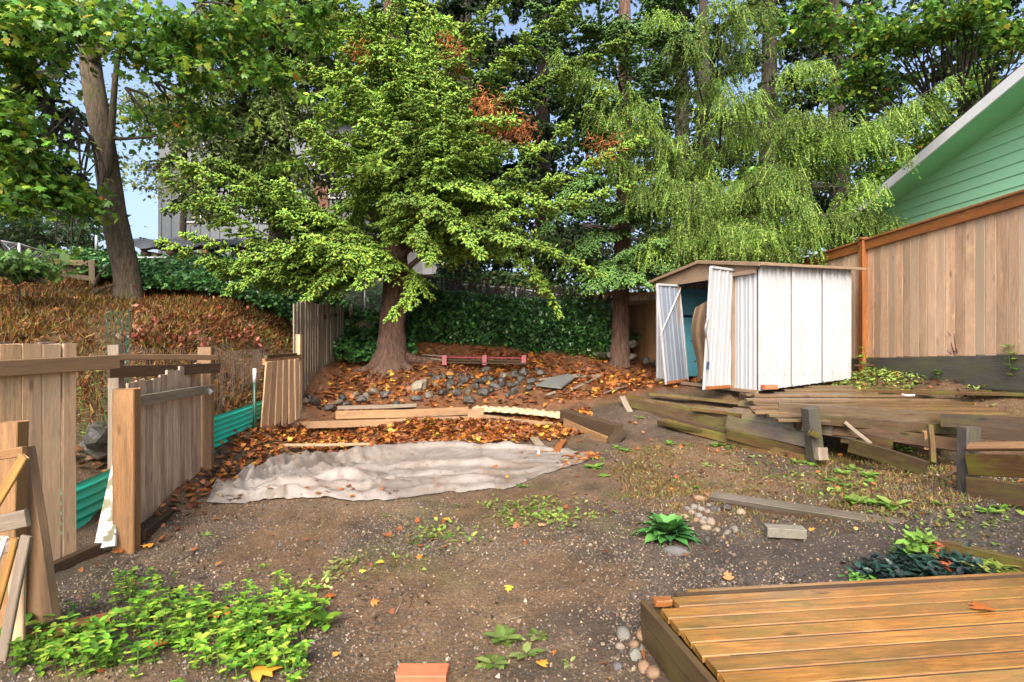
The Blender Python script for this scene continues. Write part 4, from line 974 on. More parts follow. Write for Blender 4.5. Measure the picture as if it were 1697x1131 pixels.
rock(G(602, 548) + [0, 0, .1], .28, rock_mesh(51, (.3, .2, .12), 2), 'tan boulder in the gap between picket fence and big spruce')
for k, (px, py, s) in enumerate([(503, 668, .1), (521, 670, .12), (566, 662, .1), (560, 672, .11), (545, 680, .12), (600, 668, .14), (622, 655, .13), (640, 658, .15), (655, 672, .1), (608, 660, .1), (512, 662, .09), (575, 674, .1), (590, 657, .09)]):
    rock(G(px, py) + [0, 0, s * .3], s, dark[(k * 3) % 8] if k % 3 else mid[k % 3], 'stone in the loose row above the basin timbers, left of the pile' , 'loose stones left of the pile')
for k, (px, py, s) in enumerate([(158, 725, .17), (175, 738, .2), (150, 745, .15), (185, 722, .15), (168, 712, .13)]):
    rock(P(px, py, 5.2 + .1 * k), s, dark[k], 'dark rock on the slope seen through the gap behind the board fence', 'rocks behind the board fence')
def icomesh(col, seed, sub=2):
    import bmesh
    bm = bmesh.new(); bmesh.ops.create_icosphere(bm, subdivisions=sub, radius=1); r = random.Random(seed); k = [r.uniform(0, 6) for _ in range(3)]
    V = [np.array(v.co) * (1 + .08 * math.sin(3 * v.co.x + k[0]) + .06 * math.sin(4 * v.co.y + k[1])) for v in bm.verts]; Fc = [[v.index for v in f.verts] for f in bm.faces]; bm.free()
    return np_mesh('pebble', V, [Fc], M['pebble'], np.broadcast_to(np.array(col), (len(V), 3)), True)
cob = [icomesh(tuple(v * .72 for v in c_), i) for i, c_ in enumerate([(.36, .22, .13), (.33, .30, .27), (.40, .31, .2), (.16, .16, .16), (.34, .27, .2), (.24, .23, .2)])]
for k, (px, py, s, m_) in enumerate([(1159, 829, .05, 0), (1150, 842, .035, 1), (1162, 846, .035, 1), (1147, 852, .035, 4), (1158, 857, .035, 1), (1166, 863, .035, 1), (1178, 868, .045, 4), (1170, 878, .04, 2), (1228, 852, .045, 2), (1188, 881, .03, 4),
                                     (1145, 880, .03, 2), (1164, 868, .035, 4), (1140, 845, .03, 5), (1172, 850, .03, 4), (1154, 864, .03, 0), (1218, 879, .03, 5), (1205, 885, .03, 5), (1135, 858, .03, 2), (1188, 846, .03, 1), (1176, 840, .03, 5)]):
    rock(G(px, py) + [0, 0, s * .3], s, cob[m_], 'rounded cream or brown cobble in the heap beside the big leaved plant', 'cobbles beside the big leaved plant', 'cobble', 'cobble', sq=(1.2, .9, .75))
rock(G(1182, 848) + [0, 0, .02], .055, dark[1], 'larger dark angular stone right of the plant'); rock(G(1204, 846) + [0, 0, .02], .055, dark[4], 'black stone next to the larger dark angular stone')
rock(G(1120, 917) + [0, 0, .01], .085, cob[3], 'long dark flat stone in front of the big leaved plant', sq=(1.3, .6, .5), rot=(0, 0, -.4))
rock(G(1172, 902) + [0, 0, .02], .045, dark[2], 'black lump right of the long dark stone', sq=(1, .8, .9))
for k, (px, py, s, m_, l_) in enumerate([(1033, 1055, .042, 5, 'smooth olive cobble left of the front deck corner'), (1050, 1072, .03, 0, 'small reddish cobble beside the deck side'), (1052, 1090, .045, -1, 'rough speckled grey stone by the deck side'), (1028, 1075, .025, 4, 'small tan cobble left of the speckled stone'),
                                        (1024, 1108, .025, 3, 'small blue grey pebble near the bottom edge'), (1068, 1112, .035, 0, 'brown cobble pair partner at the foot of the deck'), (1082, 1120, .04, 0, 'brown cobble touching the deck foot at the bottom edge'), (1066, 1058, .045, 0, 'dark reddish stone tucked against the deck side')]):
    rock(G(px, py) + [0, 0, s * .3], s, cob[m_] if m_ >= 0 else rock_mesh(77, (.2, .2, .17), 2), l_, None, 'cobble', 'cobble', sq=(1.15, .9, .8))
rock(G(908, 1104 - 40) * 1, .001, cob[0], 'x') if False else None

# concrete block & bricks
cbk = G(1301, 890); plank(cbk + [-.145, .02, .045], cbk + [.14, -.03, .045], .12, .075, M['conc'], 'grey concrete paver block on the dark mud', cat='paver', name='paver_block', wdir=(0.15, 1, 0), jit=0)
bk = G(700, 1127); plank(bk + [-.12, 0, .02], bk + [.12, 0, .02], .11, .06, M['brick'], 'orange red brick at the bottom edge of the mud', cat='brick', name='loose_brick', jit=0)
bk = G(1262, 645) if False else P(1276, 642, 7.8); plank(bk + [-.1, 0, .0], bk + [.1, .04, .0], .1, .06, M['brick'], 'broken brick at the near corner of the shed', cat='brick', name='loose_brick', jit=0)
bk = G(130, 1045); plank(bk + [-.17, -.13, .03], bk + [.14, .06, .04], .12, .03, M['capwood'], 'orange brown board scrap among the weeds in the lower left', wdir=(-.4, 1, 0))
plank(G(1338, 652, -.0) * 0 + P(1495, 654, 7.0), P(1515, 655, 7.0), .03, .02, M['plainwhite'], 'small white scrap on the wet terrace deck', cat='scrap', name='scrap')

# ================================================================ FOLIAGE ENGINE
def spawn(B, D, L, spacing, ang, frac, lmin, droop, down=0.0, tmin=.08, jit=.25, flat=True):
    """children along straight-ish parents with gravity droop"""
    n = np.maximum(1, (L / spacing).astype(int)); idx = np.repeat(np.arange(len(B)), n)
    t = tmin + (1 - tmin) * rng.random(len(idx)); b = B[idx]; d = D[idx]; l = L[idx]
    pos = b + d * (l * t)[:, None]; pos[:, 2] -= droop * l * t * t
    tang = d.copy(); tang[:, 2] -= 2 * droop * t; tang = nrm(tang)
    side = np.cross(tang, np.array([0, 0, 1.0])); side = nrm(side + 1e-4)
    sg = rng.choice([-1, 1], len(idx))[:, None]
    a = ang * (1 + .25 * rng.normal(size=(len(idx), 1)))
    cd = tang * np.cos(a) + side * sg * np.sin(a) + jit * rng.normal(size=(len(idx), 3)); cd[:, 2] -= down
    if not flat: cd[:, 2] += rng.normal(size=len(idx)) * .5
    cl = np.maximum(lmin, frac * l * (1 - t) ** .8 * (.7 + .6 * rng.random(len(idx))) + lmin)
    return pos, nrm(cd), cl, t
def limbs_to_twigs(path, spread, spacing, down, t0=.12, taper=.85, lmin=.12, up=.0, jit=.22):
    path = smooth_path(path, 24); seg = np.diff(path, axis=0); L = np.linalg.norm(seg, axis=1).sum()
    n = int(L * (1 - t0) / spacing); t = t0 + (1 - t0) * rng.random(n); u = t * 23; i = np.minimum(u.astype(int), 22); f = (u - i)[:, None]
    pos = path[i] * (1 - f) + path[i + 1] * f; tang = nrm(seg[i])
    side = nrm(np.cross(tang, [0, 0, 1.0]) + 1e-4); th = rng.uniform(0, 2 * math.pi, n)
    sg = rng.choice([-1, 1], n)[:, None]
    a = rng.uniform(.6, 1.05, n)[:, None]
    d = tang * np.cos(a) + side * sg * np.sin(a) + jit * rng.normal(size=(n, 3)); d[:, 2] += up - down
    l = spread * (1 - t) ** taper * (.55 + .7 * rng.random(n)) + lmin
    return pos, nrm(d), l, path
def shoots_soup(S, pos, d, l, r, cols, w=None, var=.10, tuft=False):
    n = len(pos); R = frames(d, rng.uniform(0, 6.28, n)); sc = np.stack([l, r * np.ones(n), r * np.ones(n)], -1)
    C_ = colvar(n, cols, w, var)
    if tuft:
        V, Fa, Cc = stamp(TUFV, TUFF, pos, R, sc, C_); S.add(V, Fa, Cc); return
    V, Fa, Cc = stamp(SPINV, SPINF, pos, R, sc, C_)
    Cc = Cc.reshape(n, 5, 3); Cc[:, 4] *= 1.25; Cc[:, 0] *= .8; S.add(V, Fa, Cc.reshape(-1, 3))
def leaves_soup(S, pos, d, size, cols, w=None, tv=LEAFV, tf=LEAFF, var=.2, flat=.6):
    n = len(pos); d = d.copy(); roll = rng.normal(0, flat, n); R = frames(d, roll)
    V, Fa, Cc = stamp(tv, tf, pos, R, size, colvar(n, cols, w, var)); S.add(V, Fa, Cc)

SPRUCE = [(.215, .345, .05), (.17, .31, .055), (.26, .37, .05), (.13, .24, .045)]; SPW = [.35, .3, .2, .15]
def spruce_limb(S, W_, path, spread=.75, dens=1.0, cols=SPRUCE, w=SPW, down=.18, sh=.10, r=.0225, up=0, tuft=False):
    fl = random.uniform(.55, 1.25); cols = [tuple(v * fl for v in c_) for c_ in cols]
    p, d, l, pa = limbs_to_twigs(path, spread, .05 / dens, down, up=up, lmin=.12, jit=.10 if not tuft else .22)
    jt = .13 if not tuft else .3
    p2, d2, l2, t2 = spawn(p, d, l, .07, .75, .34, .04, .18, down=.06, jit=jt)
    a1 = spawn(p, d, l, .05, .62, .0, sh, .18, down=.0, jit=jt * 1.8)
    a2 = spawn(p2, d2, l2, .052, .58, .0, sh * .85, .1, down=.0, jit=jt * 1.8)
    P_ = np.concatenate([a1[0], a2[0], p2]); D_ = nrm(np.concatenate([a1[1], a2[1], d2]) + [0, 0, -.08]); L_ = np.concatenate([a1[2], a2[2], l2 + .03])
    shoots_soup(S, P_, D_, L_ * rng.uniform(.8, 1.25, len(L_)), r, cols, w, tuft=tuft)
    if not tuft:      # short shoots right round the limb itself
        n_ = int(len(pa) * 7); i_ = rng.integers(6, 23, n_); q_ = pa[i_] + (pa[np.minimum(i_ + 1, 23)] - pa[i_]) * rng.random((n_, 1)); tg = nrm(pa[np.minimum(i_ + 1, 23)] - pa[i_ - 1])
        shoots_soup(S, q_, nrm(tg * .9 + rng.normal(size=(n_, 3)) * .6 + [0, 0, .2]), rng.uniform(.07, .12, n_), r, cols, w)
    V, Fs = tube(pa[::3], np.linspace(.028, .006, len(pa[::3])), 5); W_.add(V, Fs)
HANG = [(.20, .33, .045), (.13, .25, .04), (.33, .45, .10), (.07, .13, .025), (.10, .18, .03)]
def weeping_limb(S, W_, path, dens=1.0, hang=.45, cols=HANG, spread=.8, r=.010):
    fl = random.uniform(.55, 1.2); cols = [tuple(v * fl for v in c_) for c_ in cols]
    p, d, l, pa = limbs_to_twigs(path, spread, .055 / dens, .0, lmin=.2, t0=.1)
    # hanging strands from limb and twigs
    q = spawn(p, d, l, .05, .6, .0, .1, .35, down=1.0, jit=.3)
    ln = hang * rng.uniform(.25, 1.3, len(q[0])); B = q[0]; D = nrm(q[1] * [.8, .8, 1] + rng.normal(size=(len(B), 3)) * .07 + [0, 0, -.4])
    s = spawn(B, D, ln, .021, .75, .0, .036, .05, jit=.35, flat=False)
    shoots_soup(S, s[0], s[1], s[2] * rng.uniform(.7, 1.4, len(s[0])), r, cols, tuft=True)
    shoots_soup(S, B, D, ln, .006, cols, tuft=True)
    a1 = spawn(p, d, l, .025, .7, .0, .045, .35, jit=.4); shoots_soup(S, a1[0], a1[1], a1[2], r, cols, tuft=True)
    V, Fs = tube(pa[::3], np.linspace(.03, .006, len(pa[::3])), 5); W_.add(V, Fs)
def cloud(S, cx, cy, cz, rx, ry, rz, n, size, cols, w=None, tv=LEAFV, tf=LEAFF, sub=40, tight=.28, Wd=None, hub=None):
    u = nrm(rng.normal(size=(sub, 3))) * (rng.random((sub, 1)) ** .45); c = np.array([cx, cy, cz]) + u * [rx, ry, rz]
    i = rng.integers(0, sub, n); rr_ = tight * (.5 + rng.random(sub)[i])[:, None]
    off = rng.normal(size=(n, 3)) * rr_ * [1, 1, .45]
    pos = c[i] + off; d = nrm(off * [1, 1, .3] + .5 * rng.normal(size=(n, 3)) * [1, 1, .4] + [0, 0, -.35])
    leaves_soup(S, pos, d, size * rng.uniform(.45, 1.35, n), cols, w, tv, tf)
    if Wd is not None and hub is not None:
        for k in range(0, sub, 2):
            V, Fs = tube(smooth_path([hub, (np.asarray(hub) + c[k]) / 2 + rng.normal(size=3) * .15, c[k]], 5), np.linspace(.03, .006, 5), 4); Wd.add(V, Fs)

def trunk_obj(tree, pts, rads, mat, sides=14, n=16, flare=0, name='trunk'):
    path = smooth_path(pts, n); r = np.interp(np.linspace(0, 1, n), np.linspace(0, 1, len(rads)), rads)
    V, Fs = tube(path, r, sides, jit=.10)
    if flare:
        V = V.reshape(n, sides, 3)
        for i in range(3):
            for j in range(sides):
                k = 1 + flare * (1 - i / 3) * (.5 + .5 * math.sin(j * 2.1)); V[i, j, :2] = path[i, :2] + (V[i, j, :2] - path[i, :2]) * k
        V = V.reshape(-1, 3)
    q = Soup(); q.add(V, Fs); return q.obj(name, mat, tree, True)

# ================================================================ MAIN SPRUCE
b0 = P(648, 612, 11.0)
ms = thing('spruce_tree', b0, 'big spruce with reddish brown trunk whose low boughs hang over the middle of the yard', 'tree')
trunk_obj(ms, [b0 - [0, 0, .3], b0 + [0.02, 0, .25], P(650, 540, 11), P(656, 440, 11), P(650, 250, 11.1), P(650, -50, 11.2), P(650, -330, 11.2)], [.40, .31, .25, .23, .2, .16, .1], M['bark_spruce'], 16, 24, .35)
q = Soup()
for ang, L in ((0.1, .95), (-.5, .6), (2.6, .6), (3.4, .8), (-1.5, .45), (1.2, .5), (-2.3, .55)):
    e_ = b0 + [math.cos(ang) * L, math.sin(ang) * L, 0]; e_ = on(e_[0], e_[1], -.03); mid_ = (b0 + [0, 0, .22] + e_) / 2; mid_[2] = on(mid_[0], mid_[1])[2] + .05
    V, Fs = tube(smooth_path([b0 + [math.cos(ang) * .18, math.sin(ang) * .18, .25], mid_, e_], 8), np.linspace(.16, .03, 8), 8); q.add(V, Fs)
q.obj('roots', M['bark_spruce'], ms, True)
SL, SW = Soup(), Soup()
LB = [((650, 430), (450, 330, 9.8), (292, 262, 8.9)), ((650, 430), (440, 300, 9.9), (350, 262, 9.2)), ((650, 430), (460, 350, 9.8), (420, 300, 9.0)), ((650, 430), (500, 340, 9.9), (470, 300, 9.3)), ((650, 425), (460, 400, 9.6), (275, 285, 8.8)), ((650, 430), (480, 440, 10), (310, 385, 9.1)), ((650, 440), (500, 455, 10), (350, 430, 9.3)), ((650, 400), (500, 380, 10), (380, 330, 9.2)),
      ((650, 440), (540, 470, 10.2), (430, 470, 9.8)), ((650, 380), (560, 250, 9.6), (512, 203, 8.9)), ((650, 370), (600, 280, 9.6), (560, 240, 8.9)), ((650, 370), (740, 250, 9.1), (692, 10, 8.3)),
      ((650, 330), (720, 150, 9.3), (700, -40, 8.6)), ((650, 390), (830, 300, 9.3), (1005, 150, 8.7)), ((650, 390), (850, 350, 9.4), (1050, 305, 8.9)), ((650, 400), (840, 380, 9.6), (1000, 455, 9.2)),
      ((650, 370), (740, 300, 9.3), (830, 330, 8.6)), ((650, 340), (740, 210, 9.3), (850, 195, 8.7)), ((650, 350), (620, 180, 9.6), (560, 110, 9)), ((650, 390), (740, 350, 9.2), (800, 420, 8.8)),
      ((650, 390), (700, 330, 9.2), (640, 330, 8.4)), ((650, 400), (700, 380, 9.6), (720, 430, 9.0)), ((650, 360), (800, 250, 9.6), (910, 240, 9.0)), ((650, 410), (860, 420, 10), (930, 520, 9.8)),
      ((650, 430), (620, 440, 10), (590, 470, 9.6)), ((650, 380), (780, 300, 9.8), (900, 330, 9.0)), ((650, 330), (560, 130, 10), (440, 90, 10)), ((650, 330), (600, 60, 10), (560, -30, 9.6)),
      ((650, 350), (760, 260, 9), (760, 150, 8.5)), ((650, 380), (900, 300, 10), (1060, 230, 9.8)), ((650, 300), (770, 60, 10), (860, -20, 9.5)),
      ((650, 300), (900, 130, 10), (1040, 60, 9.8)), ((650, 300), (880, 60, 10), (990, -30, 9.6)), ((650, 420), (560, 420, 9.6), (470, 350, 9)), ((650, 440), (690, 470, 10.4), (650, 520, 9.9)),
      ((650, 430), (420, 330, 9.8), (285, 340, 9.0)), ((650, 430), (400, 440, 9.8), (270, 400, 9.2)), ((650, 430), (430, 400, 9.6), (330, 300, 8.7)), ((650, 430), (520, 400, 9.5), (400, 430, 8.9)), ((650, 430), (480, 430, 9.7), (380, 480, 9.3)), ((650, 430), (560, 440, 9.8), (500, 500, 9.5)),
      ((650, 210), (665, 150, 9.8), (640, 90, 8.9)), ((650, 160), (640, 70, 9.8), (655, -30, 9.0)), ((650, 260), (660, 240, 9.6), (600, 200, 8.7)), ((650, 100), (620, 20, 10), (600, -60, 9.4)), ((650, 150), (740, 120, 9.8), (800, 60, 9.3)), ((650, 340), (690, 260, 9.2), (680, 150, 8.4)), ((650, 380), (720, 330, 9.0), (690, 390, 8.4)), ((650, 380), (800, 380, 9.2), (870, 400, 8.6))]
for k, (a_, m_, e_) in enumerate(LB):
    a3 = P(a_[0], a_[1], 11.0); mm_ = P(*m_); ee = P(*e_)
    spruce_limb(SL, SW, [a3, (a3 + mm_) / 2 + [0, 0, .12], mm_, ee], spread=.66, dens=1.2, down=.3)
for k in range(16):     # upper and rear boughs
    ang = k * 2.4; z = 4.3 + k * .28; r_ = 2.8 - k * .08; c_ = np.array([b0[0], 11.1, z])
    e_ = c_ + [math.cos(ang) * r_, math.sin(ang) * r_ + .3, -.5]
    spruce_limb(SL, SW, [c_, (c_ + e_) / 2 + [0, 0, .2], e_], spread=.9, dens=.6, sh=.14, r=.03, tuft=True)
SL.obj('crown', M['spruce'], ms, True); SW.obj('limbs', M['bark_dark'], ms)
# orange dead sprays
q = Soup(); w_ = Soup()
for (px, py, d_) in ((830, 205, 9.0), (800, 175, 9.1), (860, 215, 9.1), (745, 75, 9.6), (755, 100, 9.6), (600, 80, 9.9), (1000, 240, 9.3)):
    c_ = P(px, py, d_); nn = 260 if px in (830, 860, 800) else 130
    pos = c_ + rng.normal(size=(nn, 3)) * [.16, .1, .13]; dd_ = nrm(rng.normal(size=(nn, 3)) * [1, 1, .6] + [0, 0, -.5])
    shoots_soup(q, pos, dd_, rng.uniform(.06, .16, nn), .008, [(.36, .11, .03), (.25, .08, .03), (.4, .16, .05)])
q.obj('dead_sprays', M['needle'], ms)
# bare lower limb stubs
for pts in ([(663, 455, 10.9), (705, 420, 10.3), (740, 385, 9.9)], [(640, 455, 10.9), (610, 462, 10.4), (595, 470, 10.2)], [(660, 430, 11), (700, 395, 10.5), (725, 375, 10.2)]):
    tubeobj('limb', smooth_path([P(*p) for p in pts], 7), np.linspace(.06, .025, 7), M['bark_spruce'], ms)

# ================================================================ SECOND SPRUCE (thin trunk)
b1 = P(1026, 598, 11.7)
s2 = thing('spruce_tree', b1, 'slimmer spruce with a leaning dark trunk beside the back corner fence', 'tree')
trunk_obj(s2, [b1 - [0, 0, .2], P(1028, 560, 11.7), P(1030, 460, 11.7), P(1035, 250, 11.8), P(1035, -100, 11.9)], [.24, .19, .17, .15, .11], M['bark_spruce'], 12, 16, .2)
SL, SW = Soup(), Soup()
for a_, m_, e_ in [((1030, 440), (1070, 420, 11), (1125, 415, 10.3)), ((1030, 440), (1060, 450, 11), (1100, 470, 10.5)), ((1030, 435), (1080, 430, 10.6), (1120, 440, 10.0)), ((1030, 430), (1060, 410, 10.6), (1105, 400, 10.0)), ((1030, 440), (1040, 450, 10.7), (1060, 465, 10.1)), ((1030, 440), (1000, 440, 11), (985, 480, 10.6)), ((1030, 430), (1020, 440, 11), (1010, 470, 10.4)),
                   ((1030, 300), (960, 300, 11), (900, 380, 10.6)), ((1030, 250), (1000, 200, 11), (960, 100, 10.4)), ((1030, 200), (1040, 100, 10.8), (1030, 40, 10.3)), ((1030, 200), (1100, 120, 10.8), (1140, 50, 10.3)),
                   ((1030, 250), (960, 160, 11), (900, 60, 10.6)), ((1030, 100), (950, 40, 11), (880, 10, 10.6)), ((1030, 100), (1100, 60, 11), (1160, 90, 10.6)), ((1030, 380), (980, 390, 11), (930, 450, 10.7)), ((1030, 380), (1010, 340, 11), (960, 350, 10.3)),
                   ((1030, 350), (1050, 350, 11), (1090, 340, 10.7)), ((1030, 150), (1000, 60, 11), (990, -20, 10.3)), ((1030, 100), (1090, 10, 11), (1150, -20, 10.5))]:
    a3 = P(a_[0], a_[1], 11.7); spruce_limb(SL, SW, [a3, P(*m_), P(*e_)], spread=.75, dens=1.15, cols=[(.11, .22, .06), (.095, .19, .055), (.13, .25, .06)], w=None)
SL.obj('crown', M['spruce'], s2, True); SW.obj('limbs', M['bark_dark'], s2)

# ================================================================ WEEPING CEDAR (yellow green)
b2 = np.array([4.4, 12.3, 1.3])
wc = thing('weeping_cedar', b2, 'yellow green cedar with long drooping sprays rising behind the white shed', 'tree')
trunk_obj(wc, [b2 - [0, 0, .3], b2 + [-.1, 0, 2.5], b2 + [-.2, 0, 5], b2 + [-.2, 0, 9.5]], [.26, .2, .16, .05], M['bark_dark'], 10, 12)
SL, SW = Soup(), Soup()
WL = [((1190, 330), (1050, 180, 10.6), (925, 88, 10)), ((1190, 300), (1080, 230, 10.8), (980, 180, 10.3)), ((1190, 250), (1150, 120, 10.8), (1130, 60, 10.2)), ((1190, 350), (1330, 250, 10.8), (1470, 190, 10.3), (1585, 122, 9.9)),
      ((1190, 260), (1290, 130, 10.9), (1365, 102, 10.4)), ((1190, 330), (1320, 240, 10.6), (1330, 180, 10.3)), ((1190, 380), (1120, 310, 10.6), (1060, 310, 10.2)), ((1190, 390), (1160, 320, 10.4), (1150, 310, 9.8), (1130, 400, 9.6)),
      ((1190, 400), (1240, 310, 10.4), (1320, 330, 10), (1330, 380, 9.8)), ((1190, 400), (1340, 360, 10.6), (1450, 350, 10.2), (1480, 370, 10)), ((1190, 390), (1340, 380, 10.6), (1410, 310, 10.4), (1440, 300, 10.2)),
      ((1190, 300), (1200, 180, 10.6), (1240, 150, 10.1)), ((1190, 200), (1190, 60, 10.8), (1200, 0, 10.3)), ((1190, 150), (1240, 30, 11), (1250, 10, 10.7)), ((1190, 350), (1270, 280, 10.5), (1300, 290, 9.9)),
      ((1190, 320), (1090, 290, 10.6), (1010, 250, 10.3)), ((1190, 200), (1120, 60, 11), (1080, 20, 10.6)), ((1190, 250), (1280, 200, 10.6), (1390, 190, 10.2)), ((1190, 420), (1200, 370, 10.2), (1190, 400, 9.7)), ((1190, 420), (1270, 400, 10.4), (1310, 410, 10.0)),
      ((1190, 420), (1120, 380, 10.6), (1080, 400, 10.3)), ((1190, 400), (1240, 360, 10.5), (1270, 380, 9.8)), ((1190, 350), (1350, 240, 10.7), (1420, 220, 10.5), (1500, 240, 10.2))]
for k, pts in enumerate(WL):
    a3 = P(pts[0][0], pts[0][1], 12.1); weeping_limb(SL, SW, [a3] + [P(*p) for p in pts[1:]], dens=1.0, hang=.42)
SL.obj('crown', M['needle'], wc); SW.obj('limbs', M['bark_dark'], wc)

# ================================================================ DARK BACKGROUND CONIFERS
def bg_conifer(px, py, d, r0, label, zlo, n, R0, cols, name='conifer_tree', ivy=False, dens=0.51, hangy=False, htop=13, lean=0, sh=.2, rr_=.05):
    b = P(px, py, d); b[2] = float(H(np.array([b[0]]), np.array([b[1]]))[0])
    t = thing(name, b, label, 'tree')
    trunk_obj(t, [b - [0, 0, .3], b + [lean * .3, 0, 4], b + [lean, 0, htop]], [r0, r0 * .8, r0 * .25], M['bark_dark'], 10, 10)
    S_, W2 = Soup(), Soup()
    for k in range(n):
        f = k / n; z = zlo + (htop - zlo) * f; ang = k * 2.399 + random.random() * .4; L = R0 * (1 - .65 * f) * random.uniform(.75, 1.15)
        c_ = b + [lean * z / htop, 0, z]; e_ = c_ + [math.cos(ang) * L, math.sin(ang) * L, -.35 * L * .6 + .2]
        spruce_limb(S_, W2, [c_, (c_ + e_) / 2 + [0, 0, .25], e_], spread=.9, dens=dens, cols=cols, w=None, down=.45 if hangy else .2, sh=sh, r=rr_, tuft=True)
    S_.obj('crown', M['needle'], t); W2.obj('limbs', M['bark_dark'], t)
    if ivy:
        q = Soup(); nn = 3500; th = rng.uniform(0, 6.28, nn); z = rng.random(nn) * 3.4; rad = r0 * 1.15 + rng.random(nn) * .14
        pos = np.stack([b[0] + np.cos(th) * rad, b[1] + np.sin(th) * rad, b[2] + z], -1); d_ = np.stack([np.cos(th) * .5, np.sin(th) * .5, -.7 * np.ones(nn)], -1) + .3 * rng.normal(size=(nn, 3))
        leaves_soup(q, pos, nrm(d_), rng.uniform(.06, .11, nn), [(.02, .06, .025), (.03, .08, .03)], None, IVYV, IVYF); q.obj('ivy_sleeve', M['ivy'], t)
    return t
DK = [(.022, .045, .016), (.035, .065, .02), (.018, .036, .015)]; DK2 = [(.05, .085, .02), (.07, .11, .024), (.035, .06, .017)]
bg_conifer(765, 480, 14.2, .42, 'dark conifer with an ivy clad trunk behind the bent chain link rail', 3.0, 42, 3.2, DK, ivy=True, dens=0.44)
dc = thing('conifer_tree', P(455, 440, 13.6), 'drooping olive conifer whose hanging boughs veil the grey house', 'tree')
trunk_obj(dc, [P(455, 450, 13.6), P(452, 250, 13.6), P(450, 0, 13.6), P(450, -200, 13.6)], [.13, .1, .08, .04], M['bark_dark'], 8, 10)
SL, SW = Soup(), Soup()
for (ex, ey) in ((330, 330), (390, 340), (290, 310), (270, 350), (440, 350), (520, 330), (350, 370), (310, 270), (370, 260), (270, 270), (330, 190), (290, 240), (395, 235), (430, 285), (520, 250), (565, 225), (610, 280), (350, 300), (490, 320), (610, 190), (450, 170), (300, 130), (545, 130), (250, 190), (370, 150), (480, 240), (420, 200), (600, 120), (360, 90), (500, 60), (430, 40), (300, 60), (560, 20)):
    a3 = P(453, ey - 90, 13.6); e_ = P(ex, ey, random.uniform(12.4, 13.4)); spruce_limb(SL, SW, [a3, (a3 + e_) / 2 + [0, 0, .3], e_], spread=.8, dens=.75, cols=[(.08, .12, .025), (.12, .17, .035), (.05, .085, .02)], w=None, down=.6, sh=.13, r=.03, tuft=True)
SL.obj('crown', M['needle'], dc); SW.obj('limbs', M['bark_dark'], dc)
bg_conifer(900, 480, 16.5, .3, 'tall dark conifer filling the space between the two spruces', 1.2, 40, 3.0, DK, dens=0.37)
bg_conifer(470, 400, 14.5, .2, 'drooping dark green conifer standing between the grey house and the drooping one', 5.5, 36, 3.0, DK2, hangy=True, dens=0.51)
bg_conifer(1130, 480, 17, .3, 'dark conifer behind the weeping cedar, left side', 1.0, 34, 2.9, DK, dens=0.34)
bg_conifer(1275, 480, 17.5, .4, 'dark trunked conifer behind the weeping cedar, centre', 1.5, 32, 2.9, DK, dens=0.34)
bg_conifer(1400, 480, 18.5, .42, 'tall conifer with leaning limbs behind the right roof end', 1.0, 34, 3.2, DK, dens=0.34, lean=-.5)
bg_conifer(1600, 480, 20, .4, 'far right conifer rising over the green roof', 2.0, 36, 4.0, DK2, dens=0.34)
bg_conifer(1760, 480, 17, .35, 'dark conifer partly outside the right edge over the roof', 4.0, 26, 3.6, DK2, dens=0.34)
bg_conifer(40, 420, 16.5, .35, 'dark evergreen behind the left chain link fence', .3, 30, 3.2, DK, dens=0.34, htop=9)

# ================================================================ BROADLEAF TREES
MAPC = [(.12, .27, .04), (.075, .18, .028), (.25, .36, .04), (.05, .11, .02), (.42, .36, .05), (.36, .13, .03)]; MAPW = [.34, .24, .24, .155, .018, .007]
def mapleset(S, W2, lst, hub, tv=MAPV, tf=MAPF, cols=MAPC, w=MAPW, size=.112):
    for (px, py, d, rx, rz, n) in lst:
        c_ = P(px, py, d); cloud(S, *c_, rx, rx * .7, rz, n, size, cols, w, tv, tf, sub=max(8, n // 45), tight=.19, Wd=W2, hub=(c_ * .6 + np.asarray(hub) * .4))
b3 = P(214, 500, 10.2)
lm = thing('maple_tree', b3, 'grey barked maple with a leaning trunk and broad green leaves at the left', 'tree')
trunk_obj(lm, [b3 - [.05, 0, .4], P(212, 470, 10.2), P(190, 360, 10.2), P(172, 240, 10.2), P(152, 120, 10.2), P(138, -30, 10.2), P(120, -300, 10.2)], [.30, .22, .2, .18, .17, .15, .1], M['bark_grey'], 14, 24, .3)
tubeobj('limb', smooth_path([P(178, 300, 10.1), P(184, 230, 10), P(192, 120, 9.9), P(205, 40, 9.9)], 9), np.linspace(.075, .03, 9), M['bark_grey'], lm)
tubeobj('limb', smooth_path([P(177, 230, 10.1), P(215, 230, 9.8), P(260, 226, 9.6)], 6), np.linspace(.04, .015, 6), M['bark_grey'], lm)
tubeobj('limb', smooth_path([P(150, 100, 10.1), P(220, 60, 9.8), P(300, 80, 9.6), P(360, 120, 9.4)], 9), np.linspace(.07, .02, 9), M['bark_grey'], lm)
tubeobj('limb', smooth_path([P(170, 350, 10.1), P(130, 310, 9.6), P(60, 260, 9.2)], 6), np.linspace(.06, .02, 6), M['bark_grey'], lm)
SL, SW = Soup(), Soup()
